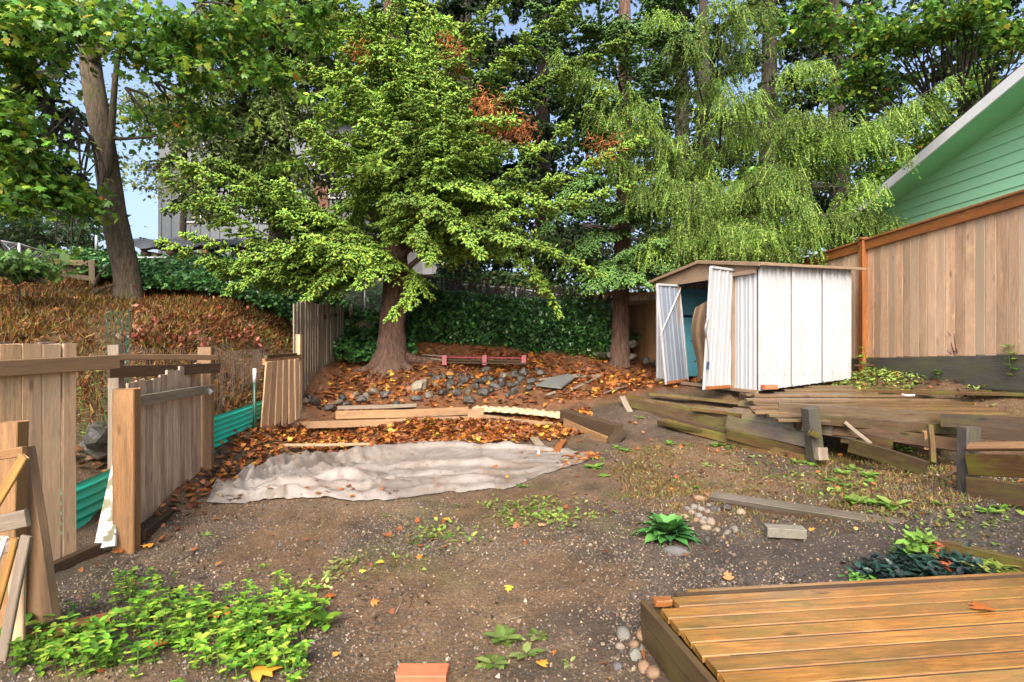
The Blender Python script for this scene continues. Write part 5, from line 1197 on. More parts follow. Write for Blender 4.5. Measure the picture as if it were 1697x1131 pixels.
mapleset(SL, SW, [(40, 50, 8.2, .9, .45, 1100), (-10, 190, 8.2, .5, .4, 500), (15, 130, 8.6, .4, .3, 300), (330, 190, 9.9, .5, .25, 260), (500, 40, 10, .7, .4, 450), (-10, 30, 8, .8, .5, 500), (120, 25, 8.6, .55, .22, 380), (40, 250, 8.6, .6, .4, 800), (70, 310, 8.8, .5, .22, 500), (20, 340, 8.6, .5, .2, 420), (235, 90, 9.2, .5, .25, 320), (300, 60, 9.4, .8, .4, 700),
                  (330, 130, 9.3, .5, .22, 350), (390, 50, 9.6, .7, .4, 600), (430, 120, 9.8, .5, .3, 330), (70, 150, 10.8, .5, .5, 260), (245, 200, 10.6, .35, .4, 160), (200, 20, 9.4, .5, .2, 220), (240, 40, 10, .7, .2, 240), (150, 345, 9.3, .3, .15, 170), (110, 300, 9.2, .25, .15, 150), (110, 420, 11.5, .5, .15, 150)], P(150, 60, 10))
SL.obj('crown', M['leaf'], lm); SW.obj('twigs', M['bark_dark'], lm)['kind'] = 'stuff'
def leafy(px, py, d, label, lst, size=.1, cols=MAPC, w=MAPW, name='deciduous_tree', tv=LEAFV, tf=LEAFF, trunk=True, rad=.12, htop=7, cat='tree'):
    b = P(px, py, d); b[2] = float(H(np.array([b[0]]), np.array([b[1]]))[0]); t = thing(name, b, label, cat)
    if trunk: trunk_obj(t, [b - [0, 0, .3], b + [.1, 0, htop * .5], b + [-.1, 0, htop]], [rad, rad * .7, rad * .3], M['bark_dark'], 8, 8)
    S_, W2 = Soup(), Soup(); mapleset(S_, W2, lst, b + [0, 0, htop * .5], tv, tf, cols, w, size)
    S_.obj('crown', M['leaf'], t); W2.obj('twigs', M['bark_dark'], t)['kind'] = 'stuff'; return t
leafy(60, 430, 14.5, 'dark leafy shrub tree behind the left chain link fence', [(40, 370, 14, 1.6, .7, 2000), (130, 370, 13.5, .9, .6, 1200), (-20, 340, 14, 1.2, .8, 1200)], .11, [(.03, .065, .025), (.04, .09, .03)], None, rad=.1, htop=2)
leafy(300, 420, 15.5, 'thin airy tree with small yellowish leaves in front of the grey house', [(270, 180, 15, 1.2, .9, 2200), (340, 200, 15, 1.1, .8, 1900), (250, 290, 15, .7, .8, 600), (420, 190, 15.5, 1.3, .9, 2200), (500, 150, 15.5, 1.2, 1.0, 2000), (440, 20, 15, 1.8, 1, 2500), (560, 300, 15, .9, .6, 900), (300, 300, 14.8, .7, .5, 900), (350, 350, 14.8, .7, .4, 800), (400, 290, 14.8, .7, .5, 800), (285, 230, 14.8, .4, .5, 500)], .12, [(.12, .18, .03), (.2, .2, .04), (.08, .13, .03)], None, rad=.1)
leafy(20, 470, 8.0, 'low bright leafed shrub at the left edge above the brown slope', [(20, 435, 7.9, .42, .14, 420), (55, 440, 8.0, .22, .1, 200)], .1, [(.13, .25, .06), (.09, .18, .05)], None, name='leafy_shrub', rad=.02, htop=.5, cat='shrub', tv=MAPV, tf=MAPF)
leafy(1600, 480, 16, 'big leafed maple spreading above the green roof', [(1500, 60, 14, .9, .45, 1200), (1580, 30, 13, 1.0, .35, 1200), (1660, 60, 13.5, .9, .4, 900), (1450, 150, 15, 1.2, .5, 1100), (1400, 50, 15, 1.0, .5, 900), (1560, 230, 15.5, 1.0, .6, 1100), (1480, 290, 15.5, .9, .5, 900), (1650, 140, 15.5, 1, .5, 700), (1320, 30, 15, 1.1, .5, 800), (1250, 300, 15.5, 1, .6, 700), (1430, 120, 14.5, .6, .4, 500)], .135, name='maple_tree', tv=IVYV, tf=IVYF, rad=.2)
leafy(640, 440, 16.5, 'green leafy tree behind the wooden balcony', [(640, 130, 16, 1.6, 1.0, 1200), (560, 60, 16, 1.4, 1, 1000), (700, 60, 16, 1.4, 1, 900), (560, 300, 16, .6, .4, 300)], .13, [(.05, .13, .035), (.08, .17, .03)], None, rad=.15)
leafy(820, 470, 19, 'pale leafy thicket glimpsed behind the conifers', [(820, 440, 18.5, 1.0, .7, 700), (930, 425, 14.2, .8, .5, 1500), (1010, 435, 14.4, .8, .45, 1500), (1085, 420, 14.5, .9, .5, 1500), (560, 420, 16, 1.2, .6, 1200), (640, 380, 15, .8, .6, 900), (700, 300, 19, 1.8, 1.3, 1200), (950, 300, 19, 2, 1.5, 1300), (1100, 380, 19, 2, 1.5, 1300), (1250, 200, 20, 2, 2, 1100), (1400, 340, 20, 2.2, 1, 1200), (870, 130, 19, 2, 1.5, 1000), (1020, 440, 16.5, 1.6, .6, 900), (1250, 430, 16.5, 2, .7, 1200), (1400, 420, 16, 1.4, .6, 800)], .16, [(.03, .065, .02), (.05, .09, .022), (.08, .12, .03)], None, rad=.15)

# distant woods that close the view
def woods(n, px0, px1, d0, d1, zlo, zhi, cols, size, thr, label):
    px = rng.uniform(px0, px1, n); d = rng.uniform(d0, d1, n); x = (px - CX) / F * d; z = H(x, d) + rng.uniform(zlo, zhi, n)
    k = fbm(x * .6 + 40, z * .6 + d * .2, 1.1, 3) > thr; x, d, z = x[k], d[k], z[k]; n = len(x)
    q = Soup(); leaves_soup(q, np.stack([x, d, z], -1), nrm(rng.normal(size=(n, 3)) * [1, 1, .6] + [0, 0, -.3]), size * rng.uniform(.6, 1.3, n), cols); return tag(q.obj('distant_woods', M['leaf']), label, 'woods', kind='stuff')
woods(34000, 640, 1800, 21, 25, -.2, 15, [(.022, .045, .017), (.035, .06, .02), (.06, .085, .025)], .28, .42, 'far leafy woods closing the view behind the conifers')
woods(22000, 620, 1750, 18.5, 20.5, -.2, 6.5, [(.02, .042, .016), (.03, .055, .02), (.05, .075, .022)], .2, .36, 'low dim woods behind the conifers')
woods(9000, -250, 205, 19, 23, -.2, 13, [(.04, .08, .03), (.06, .11, .03), (.12, .15, .04)], .26, .46, 'far leafy woods behind the left chain link fence')
# ================================================================ IVY
def ivy_region(fn, n, size, cols, name, label, kind='stuff', cat='ivy', mat='ivy'):
    pos, d = fn(n); q = Soup(); leaves_soup(q, pos, nrm(d), size * rng.uniform(.6, 1.3, len(pos)), cols, None, IVYV, IVYF, var=.28); return tag(q.obj(name, M[mat]), label, cat, kind=kind)
IV = [(.03, .09, .025), (.05, .13, .03), (.018, .05, .018)]
def hedge(n):
    u = rng.random(n); px = 675 + 330 * u; base_y = 560 + 28 * np.sin(np.clip((px - 670) / 260, 0, 1) * 3.1) ; 
    x0 = (px - CX) / F * 12.1; bulge = .35 * fbm(px / 40, u * 0 + 3, 1)
    v = rng.random(n); zb_ = H(x0, np.full(n, 11.9)) - .1; zt_ = 1.6 + (565 - (466 + 28 * u)) / F * 12.1 - .12
    z = zb_ + (zt_ - zb_) * v; y = 12.05 - bulge - .25 * np.sin(v * 3) + rng.random(n) * .3
    pos = np.stack([x0 + .1 * (rng.random(n) - .5), y, z], -1); d = np.stack([rng.normal(0, .5, n), -.6 + .3 * rng.normal(size=n), -.6 + .3 * rng.normal(size=n)], -1); return pos, d
tag(ivy_region(hedge, 17000, .085, IV, 'ivy_hedge', 'dense dark ivy smothering the chain link fence behind the pallet', kind=None), None)
q = Soup()   # woody core of the hedge
for k in range(60):
    px = 680 + 320 * k / 60; x = (px - CX) / F * 12.2; zb_ = float(H(np.array([x]), np.array([12.1]))[0])
    V, Fs = tube(smooth_path([(x, 12.15, zb_ - .1), (x + random.uniform(-.3, .3), 12.2, zb_ + .6), (x + random.uniform(-.4, .4), 12.2, zb_ + 1.2)], 5), .03, 5); q.add(V, Fs)
tag(q.obj('ivy_stems', M['bark_dark']), 'tangle of woody ivy stems inside the hedge', 'ivy stems', kind='stuff')
def ivybank(n):
    px = 130 + 560 * rng.random(n); t = rng.random(n); d0 = 10.5 + .8 * sm(200, 500, px) - .3 + .5 * (1 - sm(215, 240, px)); d = d0 + t * 2.6
    x = (px - CX) / F * d; z = H(x, d) + .05 + .25 * rng.random(n) ** 2 + .25 * fbm(x, d, 1.5)
    return np.stack([x, d, z], -1), np.stack([rng.normal(0, .6, n), -.5 + .4 * rng.normal(size=n), -.25 + .3 * rng.normal(size=n)], -1)
ivy_region(ivybank, 22000, .085, [(.055, .16, .04), (.08, .20, .045), (.03, .09, .028)], 'ivy_ground_cover', 'green ivy covering the bank below the rear chain link fence')
def ivyb2(n):
    x = -1.9 + 6.2 * rng.random(n); y = 12.3 + 2.5 * rng.random(n); z = H(x, y) + .3 * rng.random(n) + .5 * fbm(x, y, .8)
    return np.stack([x, y, z], -1), np.stack([rng.normal(0, .6, n), -.5 + .4 * rng.normal(size=n), -.25 + .3 * rng.normal(size=n)], -1)
ivy_region(ivyb2, 12000, .1, [(.05, .12, .035), (.07, .15, .04), (.13, .14, .04)], 'undergrowth', 'dim undergrowth on the rise behind the ivy hedge')
def corner(n):
    px = 930 + 75 * rng.random(n); d = 11.7 + .5 * rng.random(n); x = (px - CX) / F * d; z = H(x, d) + rng.random(n) * 1.2 * (1 - .3 * rng.random(n))
    return np.stack([x, d, z], -1), rng.normal(size=(n, 3)) * [1, 1, .5] + [0, -.3, -.3]
ivy_region(corner, 4500, .07, [(.06, .13, .03), (.09, .18, .03), (.04, .09, .02)], 'bramble_bush', 'lighter green bramble right of the dark ivy hedge', kind=None, cat='bush')

# ================================================================ LITTER, GRASS, GRAVEL
def scatter(n, x0, x1, y0, y1, fn):
    x = rng.uniform(x0, x1, n); y = rng.uniform(y0, y1, n); k = rng.random(n) < fn(x, y); return x[k], y[k]
LIT = [(.30, .10, .025), (.21, .065, .02), (.42, .18, .03), (.12, .045, .02), (.48, .32, .04), (.08, .035, .02)]; LW = [.26, .26, .13, .2, .05, .1]
def litter(name, label, x, y, size, lift=.012, cols=LIT, w=LW, tv=MAPV, tf=MAPF, zf=Hr):
    n = len(x); z = zf(x, y) + lift + .02 * rng.random(n); th = rng.uniform(0, 6.28, n); pit_ = rng.normal(0, .35, n)
    d = np.stack([np.cos(th) * np.cos(pit_), np.sin(th) * np.cos(pit_), np.sin(pit_)], -1); R = frames(d, rng.normal(0, .45, n) + math.pi * (rng.random(n) < .4))
    V, Fa, Cc = stamp(tv, tf, np.stack([x, y, z], -1), R, size * rng.uniform(.5, 1.25, n), colvar(n, cols, w, .22)); q = Soup(); q.add(V, Fa, Cc)
    return tag(q.obj(name, M['litter']), label, 'leaves', kind='stuff')
bankf = lambda x, y: np.clip(sm(9.1, 9.5, y) * (.25 + .9 * sm(.42, .62, fbm(x, y, 1.4))), 0, 1)
x, y = scatter(9000, -3.4, 3.4, 9.0, 12.0, bankf)
litter('fallen_leaves', 'orange and brown fallen leaves carpeting the bank behind the basin', x, y, .085)
x, y = scatter(9000, -3.3, 1.2, 7.5, 8.9, lambda x, y: sm(7.9, 8.25, y + .12 * np.abs(x + 1) * .5 + .2 * fbm(x, y, 3)) * .95)
litter('basin_leaves', 'thick layer of wet orange leaves in the basin behind the tarp', x, y, .075, .02)
lx = lambda x, y: np.exp(-((x - (-3.0 - .09 * (y - 4.3))) / .22) ** 2)
x, y = scatter(5000, -3.7, -2, 4.5, 8.6, lambda x, y: lx(x, y) * sm(5.8, 6.4, y) * .9 + lx(x, y) * .25)
litter('fence_leaves', 'orange leaves gathered along the foot of the left fences', x, y, .075)
x, y = scatter(1100, -3.4, 4.4, 2.6, 8, lambda x, y: .16 + .45 * sm(.6, .75, fbm(x, y, 1.1)) + .3 * (x > 1.5) * (y > 4.8))
litter('scattered_leaves', 'few scattered brown and orange leaves over the open mud', x, y, .05)
x, y = scatter(15000, -9.5, -3.7, 5, 12, lambda x, y: .6 * sm(.35, .6, fbm(x, y, .9)))
litter('slope_leaves', 'brown leaves over the neighbouring slope at the left', x, y, .08, .03, cols=[(.15, .06, .022), (.10, .045, .018), (.25, .11, .035), (.07, .035, .016)], w=None)
x, y = scatter(700, 4.5, 5.9, 6.8, 9, lambda x, y: .5 + 0 * x)
litter('terrace_leaves', 'orange leaves along the foot of the cedar fence', x, y, .07)
tx = rng.random(900); tv_ = rng.random(900); ti = (tx * 169).astype(int); tj = (tv_ * (nv_ - 1)).astype(int); keep = (fbm(X_[ti, tj], Y_[ti, tj], 2.2, 2) > .52) & ((tv_ < .14) | (tv_ > .9) | (tx > .84) | (rng.random(900) < .10))
gt2 = PT.reshape(170, nv_, 3)[ti, tj][keep]; n = len(gt2); th = rng.uniform(0, 6.28, n)
q = Soup(); V, Fa, Cc = stamp(MAPV, MAPF, gt2 + [0, 0, .012], frames(np.stack([np.cos(th), np.sin(th), rng.normal(0, .15, n)], -1), rng.normal(0, .3, n)), .055 * rng.uniform(.5, 1.3, n), colvar(n, LIT, LW, .2)); q.add(V, Fa, Cc)
tag(q.obj('tarp_leaves', M['litter']), 'wet leaves stuck to the edges of the tarp', 'leaves', kind='stuff')
# single big leaves in the foreground
SINGLE = [(375, 1010, .15, 0, 'large orange maple leaf lying on the lower left weeds'), (415, 1120, .13, 0, 'orange maple leaf at the bottom edge below the weeds'), (630, 937, .05, 1, 'small yellow leaf on the mud, left of centre, upper one'), (606, 951, .05, 1, 'small yellow leaf on the mud, nearer of two'),
          (255, 905, .09, 0, 'orange maple leaf at the foot of the near gate post'), (205, 914, .08, 2, 'red brown leaf against the base of the gate post'), (540, 990, .07, 2, 'orange leaf at the right end of the green weeds'), (892, 872, .07, 3, 'pale orange leaf on the mud below the small weeds'),
          (745, 862, .07, 0, 'orange leaf next to the small weed clump'), (1635, 1017, .1, 2, 'brown maple leaf lying on the wet front deck'), (562, 1090, .04, 0, 'little orange leaf fragment in the lower middle'), (893, 1108, .06, 0, 'orange leaf scrap right of the bottom weeds'), (260, 1078, .1, 2, 'dark red leaf among the lower left weeds')]
LC = [(.55, .24, .03), (.62, .5, .05), (.30, .09, .02), (.5, .27, .12)]
for px, py, s_, c_, l_ in SINGLE:
    p = G(px, py, .02) if px != 1635 else P(1635, 1017, 1.35 * F / (1017 - CY) * 1.0)
    q = Soup(); V, Fa, Cc = stamp(MAPV, MAPF, np.array([p + [0, 0, .02]]), frames(np.array([[math.cos(px), math.sin(px), .1]])), np.array([s_]), np.array([LC[c_]])); q.add(V, Fa, Cc)
    tag(q.obj('fallen_leaf', M['litter']), l_, 'leaf')

def grass(name, label, x, y, h, cols, w=None, r=.006, lean=.5, kind='stuff', zf=Hr):
    n = len(x); z = zf(x, y) - .01; pos = np.stack([x, y, z], -1); d = np.stack([rng.normal(0, lean, n), rng.normal(0, lean, n), np.ones(n)], -1)
    hh = h * rng.uniform(.5, 1.3, n); R = frames(nrm(d), rng.uniform(0, 6.28, n))
    tv = [[0, -1, 0], [0, 1, 0], [.6, 0, .8], [1, 0, 3]]; tf = [[0, 1, 2], [1, 3, 2]]
    V, Fa, Cc = stamp(tv, tf, pos, R, np.stack([hh, np.full(n, r), np.full(n, r * 3)], -1), colvar(n, cols, w, .25)); q = Soup(); q.add(V, Fa, Cc)
    return tag(q.obj(name, M['grassm']), label, 'grass', kind=kind)
x, y = scatter(60000, -9.5, -3.75, 5.5, 12, lambda x, y: .25 + .7 * sm(.4, .6, fbm(x + 4, y, 1.1)))
grass('dry_grass', 'rusty dry grass and bracken over the neighbouring slope', x, y, .15, [(.20, .075, .02), (.13, .05, .015), (.18, .12, .025), (.10, .10, .02), (.08, .04, .015)], None, .005, .8)
x, y = scatter(50000, 1.0, 4.9, 4.4, 7.0, lambda x, y: .12 * (x > 1.6) + .8 * sm(.45, .72, fbm(x + 2, y, 1.9)) * sm(4.5, 5.0, y + (x - 2.2) * .25 * 1.0 - .5 * 0))
grass('lawn_remnant', 'patchy yellow brown grass between the border board and the terrace', x, y, .04, [(.20, .12, .04), (.24, .15, .045), (.12, .17, .03), (.14, .08, .03), (.10, .06, .03)], None, .004, 1.1)
x, y = scatter(26000, -2.9, 1.6, 2.8, 7.2, lambda x, y: .75 * sm(.62, .74, fbm(x + 9, y, 1.5)))
grass('mud_grass', 'thin tufts of brown grass on the open mud', x, y, .035, [(.22, .14, .06), (.17, .15, .04), (.14, .09, .04)], None, .0035, 1.2)

x, y = scatter(9000, -9.5, -3.9, 6, 11.5, lambda x, y: .9 * sm(.55, .68, fbm(x + 14, y, .9)))
litter('slope_greenery', 'low green and yellow weeds among the dry grass of the slope', x, y, .06, .07, cols=[(.10, .15, .03), (.16, .18, .03), (.06, .10, .025)], w=None, tv=LEAFV, tf=LEAFF)
# gravel
def gravf(x, y): return .25 + .75 * sm(.42, .62, fbm(x, y, 1.1))
d_ = 2.3 + 3.2 * rng.random(60000) ** 1.25; xw = rng.uniform(-.95, .95, 60000) * d_
k = rng.random(60000) < gravf(xw, d_) * np.where((xw > .7) & (d_ < 2.95), 0, 1) * (xw > -3.0) * .75
x, y = xw[k], d_[k]; n = len(x); z = Hr(x, y) + .001
sz = rng.uniform(.004, .0095, n) * (1 + .9 * (rng.random(n) < .08)); R = frames(nrm(rng.normal(size=(n, 3))), rng.uniform(0, 6.28, n))
q = Soup(); V, Fa, Cc = stamp(OCTV, OCTF, np.stack([x, y, z], -1), R, sz[:, None] * rng.uniform(.6, 1.3, (n, 3)), colvar(n, [(.09, .075, .06), (.18, .14, .10), (.035, .034, .034), (.26, .19, .12), (.16, .09, .05), (.30, .25, .19)], [.27, .25, .2, .13, .12, .03], .25)); q.add(V, Fa, Cc)
tag(q.obj('gravel', M['pebble']), 'small mixed gravel pressed into the foreground mud', 'gravel', kind='stuff')
x, y = scatter(2500, 1.2, 4.5, 4.5, 7, lambda x, y: .5 + 0 * x); n = len(x)
q = Soup(); V, Fa, Cc = stamp(OCTV, OCTF, np.stack([x, y, Hr(x, y)], -1), frames(rng.normal(size=(n, 3))), rng.uniform(.006, .014, n), colvar(n, [(.12, .09, .06), (.3, .26, .2), (.2, .1, .05)], None)); q.add(V, Fa, Cc)
tag(q.obj('debris', M['pebble']), 'small crumbs of stone and bark over the rough grass', 'debris', kind='stuff')

d_ = 2.3 + 5 * rng.random(2600) ** 1.1; xw = rng.uniform(-.85, .75, 2600) * d_; k = (fbm(xw, d_, 1.8) > .47) & (xw > -2.9) & (d_ < 8.4) & ~((xw > .7) & (d_ < 2.95)); x, y = xw[k], d_[k]; n = len(x)
q = Soup(); V, Fa, Cc = stamp(OCTV, OCTF, np.stack([x, y, Hr(x, y) + .002], -1), frames(rng.normal(size=(n, 3)), rng.uniform(0, 6, n)), (rng.uniform(.006, .022, n) ** 1)[:, None] * rng.uniform(.6, 1.3, (n, 3)), colvar(n, [(.07, .05, .035), (.11, .075, .05), (.05, .04, .03)], None)); q.add(V, Fa, Cc)
tag(q.obj('mud_clods', M['litter']), 'crumbly dark mud clods over the open ground', 'clods', kind='stuff')
for k in range(26):
    px, py = random.uniform(480, 1250), random.uniform(800, 1090)
    if px > 1040 and py > 960: continue
    a_ = G(px, py, .008); th = random.uniform(0, 3.14); L_ = random.uniform(.05, .16); e_ = on(a_[0] + math.cos(th) * L_, a_[1] + math.sin(th) * L_, .01)
    o = tubeobj('twig', [a_, (a_ + e_) / 2 + [.006, .004, .003], e_], random.uniform(.002, .004), M['darkwood' if k % 2 else 'greywood'], None, 4); tag(o, 'thin twig lying on the mud', 'twig', 'thin twigs on the mud')
rowsq = None
# ================================================================ PLANTS
def rosette(p, n, L, cols, label, cat='weed', group=None, name='weed_rosette', up=.5, wid=1.0):
    th = rng.uniform(0, 6.28, n); el = rng.uniform(.05, up, n); d = np.stack([np.cos(th) * np.cos(el), np.sin(th) * np.cos(el), np.sin(el)], -1)
    q = Soup(); V, Fa, Cc = stamp(OVALV, OVALF, np.broadcast_to(p, (n, 3)) + d * .01, frames(d), np.stack([L * rng.uniform(.6, 1.2, n)] * 3, -1) * [1, wid, 1], colvar(n, cols, None, .15)); q.add(V, Fa, Cc)
    return tag(q.obj(name, M['leaf']), label, cat, group)
GW = [(.17, .33, .05), (.12, .26, .05), (.25, .36, .08)]
for px, py, n_, L_ in [(985, 775, 26, .11), (868, 807, 12, .07), (1037, 748, 12, .09), (1022, 742, 10, .07), (1060, 693, 9, .08), (1110, 736, 10, .08), (1137, 738, 8, .06), (1190, 738, 12, .1), (1206, 742, 9, .08), (1320, 766, 10, .09), (1345, 772, 12, .07), (1395, 785, 16, .1), (1415, 778, 12, .1), (1400, 806, 12, .08), (1440, 788, 12, .1),
                           (1380, 798, 10, .08), (1420, 832, 18, .13), (1455, 836, 14, .12), (1480, 838, 18, .13), (1440, 800, 10, .08), (1150, 808, 10, .06), (1170, 772, 9, .06), (1225, 780, 8, .06), (1290, 850, 6, .04), (1640, 850, 12, .08), (1530, 786, 8, .07), (1660, 842, 10, .07), (1560, 836, 10, .07),
                           (717, 893, 8, .05), (740, 890, 7, .05), (768, 886, 7, .04), (857, 838, 10, .06), (880, 843, 9, .06), (905, 850, 9, .06), (835, 850, 8, .05), (935, 855, 9, .05), (845, 870, 8, .05), (340, 888, 7, .05), (440, 940, 9, .04), (420, 945, 7, .035), (640, 655 + 200, 5, .03), (1000, 790, 9, .07), (730, 880, 6, .04)]:
    rosette(G(px, py, .005), n_, L_, GW, 'small low green weed rosette growing on bare ground', 'weed', 'low green weeds dotted over the yard')
for px, py, n_, L_, l_ in [(834, 1058, 12, .1, 'tall centre weed of the bottom clump, darker and upright'), (818, 1100, 14, .09, 'flat weed rosette lowest in the bottom clump'), (872, 1085, 12, .09, 'weed rosette right in the bottom clump'), (850, 1060, 10, .07, 'pale weed rosette at the top of the bottom clump'), (892, 1055, 10, .08, 'outer right pale weed of the bottom clump'), (944, 1100, 6, .04, 'tiny bright weed sprout between the gravel')]:
    rosette(G(px, py, .005), n_, L_, [(.17, .24, .06), (.24, .3, .1), (.12, .2, .04)], l_)
# big leaved plant
bp_ = G(1106, 893); lp = thing('leafy_plant', bp_, 'bushy plant with large oval green leaves beside the cobbles', 'plant')
bv = []; nL, nWd = 6, 3
for k in range(48):
    ring = k / 48; th = k * 2.4; el = 1.15 - .75 * ring; L_ = .20 + .05 * ring + random.uniform(-.03, .03); V = []; wd = .048 + .014 * ring + random.uniform(-.008, .008); th += random.uniform(-.3, .3)
    dirh = np.array([math.cos(th), math.sin(th), 0]); sd_ = np.array([-math.sin(th), math.cos(th), 0]); base = bp_ + dirh * .03 + [0, 0, .02 + .05 * (1 - ring)]
    for i in range(nL + 1):
        u = i / nL; e2_ = el - 1.1 * u * u; c_ = base + dirh * (math.cos(el) * u * L_ + .02 * u) + np.array([0, 0, math.sin(el) * u * L_ - (.07 + .09 * ring) * u * u])
        w_ = wd * math.sin(min(1, u * 1.05 + .12) * math.pi) ** .8 if 0 < u < 1 else .004
        V += [c_ - sd_ * w_ + [0, 0, .012], c_, c_ + sd_ * w_ + [0, 0, .012]]
    q = Soup(); q.add(V, [[3 * i + j, 3 * i + j + 1, 3 * i + j + 4, 3 * i + j + 3] for i in range(nL) for j in range(2)], np.array(random.choice([(.045, .15, .035), (.06, .20, .04), (.10, .26, .06), (.03, .10, .03)])))
    q.obj('leaf', M['ivy'], lp, True)
# dark ajuga-like plants at deck back
def patch(name, label, pts, size, cols, n, spread, mat='ivy', h=.07, tv=OVALV, tf=OVALF, cat='plant', kind='stuff', upl=.4):
    q = Soup()
    for (px, py) in pts:
        p = G(px, py); nn = n; pos = p + rng.normal(size=(nn, 3)) * [spread, spread * .7, 0]; pos[:, 2] = Hr(pos[:, 0], pos[:, 1]) + rng.random(nn) * h
        th = rng.uniform(0, 6.28, nn); d = np.stack([np.cos(th), np.sin(th), rng.normal(upl, .3, nn)], -1)
        V, Fa, Cc = stamp(tv, tf, pos, frames(nrm(d), rng.normal(0, .3, nn)), size * rng.uniform(.6, 1.3, nn), colvar(nn, cols, None, .2)); q.add(V, Fa, Cc)
    return tag(q.obj(name, M[mat]), label, cat, kind=kind)
patch('dark_ground_cover', 'blackish green leafy ground cover behind the front deck', [(1455, 955), (1480, 948), (1505, 958), (1530, 955), (1545, 962), (1500, 940), (1585, 950), (1610, 958), (1625, 965), (1475, 965), (1570, 940)], .065, [(.015, .045, .035), (.02, .05, .04), (.02, .03, .03)], 80, .07)
patch('fern_clump', 'bright green fern clump rising from the dark ground cover', [(1515, 925), (1525, 915)], .09, [(.2, .36, .07), (.15, .3, .05)], 55, .05, 'leaf', .12, LEAFV, LEAFF, 'fern', 'stuff')
patch('yellow_plant', 'yellowish leafy plant at the right edge behind the deck', [(1650, 960), (1670, 972)], .09, [(.3, .36, .09), (.22, .3, .06)], 40, .06, 'leaf', .08, cat='plant', kind=None)
patch('sprout_clump', 'bright green sprouts touching the back edge of the deck', [(1430, 968)], .04, [(.13, .33, .06)], 50, .05, 'leaf', .04, cat='plant', kind='stuff')
patch('red_leaf_heap', 'heap of red brown leaves in the dark ground cover', [(1570, 945), (1580, 958), (1545, 915)], .06, [(.3, .08, .03), (.2, .05, .02)], 22, .03, 'litter', .06, MAPV, MAPF, 'leaves', 'stuff')
# foreground weeds lower left: upright stems with leaves
FW = [(.13, .31, .03), (.20, .39, .04), (.07, .18, .025), (.32, .44, .06)]
def stemplant(p, h, pairs, L, label, group=None, cols=FW, name='weed_plant', cat='weed', r=.003, into=None):
    q = into if into is not None else Soup(); lean_ = np.array([random.uniform(-.3, .3), random.uniform(-.3, .3), 1]); pts = [p, p + lean_ * h * .5 + [0, 0, 0], p + lean_ * [1.2, 1.2, 1] * h]
    V, Fs = tube(smooth_path(pts, 5), r, 4); q.add(V, Fs, (.12, .2, .05)); pa = smooth_path(pts, pairs + 1)
    for i in range(1, pairs + 1):
        th = random.random() * 6.28
        for a in (0, math.pi / 2, math.pi, 3 * math.pi / 2) if i == pairs else (th, th + math.pi):
            d = np.array([[math.cos(th + a), math.sin(th + a), random.uniform(-.1, .5)]]); V, Fa, Cc = stamp(OVALV, OVALF, pa[i][None], frames(nrm(d)), np.array([[L, L * 1.1, L]]) * random.uniform(.6, 1.3), colvar(1, cols, None, .22)); q.add(V, Fa, Cc)
    if into is not None: return
    return tag(q.obj(name, M['leaf']), label, cat, group)
reg = [(60, 1085, 60, 22), (150, 1075, 60, 28), (120, 1105, 80, 16), (250, 1030, 60, 30), (330, 1010, 60, 26), (300, 1060, 60, 30), (400, 1050, 70, 36), (460, 1020, 50, 30), (430, 1090, 70, 28), (500, 1035, 30, 30), (350, 1100, 70, 14), (205, 990, 40, 16), (480, 1110, 40, 16), (180, 1110, 60, 12)]
qw = Soup()
for (px, py, sx, n_) in reg:
    for _ in range(int(n_ * 1.25)):
        a_ = px + random.gauss(0, sx * .6); b_ = min(1150, py + random.gauss(0, 19)); p = G(a_, b_)
        stemplant(p, random.uniform(.03, .15), random.randint(2, 4), random.uniform(.025, .052), '', into=qw)
tag(qw.obj('weed_patch', M['leaf']), 'dense patch of bright green leafy weeds at the lower left', 'weeds', kind='stuff')
for px, py, h_ in ((545, 1045, .07), (400, 1085, .09), (10, 1080, .1)):
    stemplant(G(px, py), h_, 2, .11, {545: 'weed with two broad glossy leaves at the right end of the lower left patch', 400: 'weed with broad pale veined leaves in the middle of the lower left patch', 10: 'broad leaved weed in the bottom left corner'}[px])
patch('pale_clover', 'pale yellow green clover at the upper end of the lower left weeds', [(560, 945), (575, 935), (545, 960), (530, 975)], .04, [(.3, .4, .12), (.25, .3, .08), (.35, .33, .12)], 30, .06, 'leaf', .04, cat='clover', kind='stuff')
patch('mud_weeds', 'thin mixed weeds and dead leaves scattered over the mud near the tarp', [(720, 880), (850, 870), (900, 860), (690, 900), (1000, 760), (1060, 770), (1100, 790), (960, 830), (1250, 800), (1300, 790), (640, 930), (570, 960)], .035, [(.2, .32, .06), (.26, .2, .06), (.22, .09, .03), (.12, .2, .04)], 40, .16, 'leaf', .02, cat='weeds', kind='stuff')
patch('low_sprouts', 'scattered pale sprouts among the right hand grass', [(1390, 800), (1420, 810), (1460, 850), (1600, 860), (1640, 870), (1240, 770), (1560, 870), (1410, 820), (1335, 790), (840, 840), (870, 855), (915, 865), (890, 835), (940, 860), (730, 880), (760, 893), (860, 845), (880, 860), (900, 845), (925, 855)], .045, [(.2, .32, .06), (.26, .3, .07), (.16, .13, .04), (.14, .26, .05)], 46, .19, 'leaf', .03, cat='sprouts', kind='stuff')
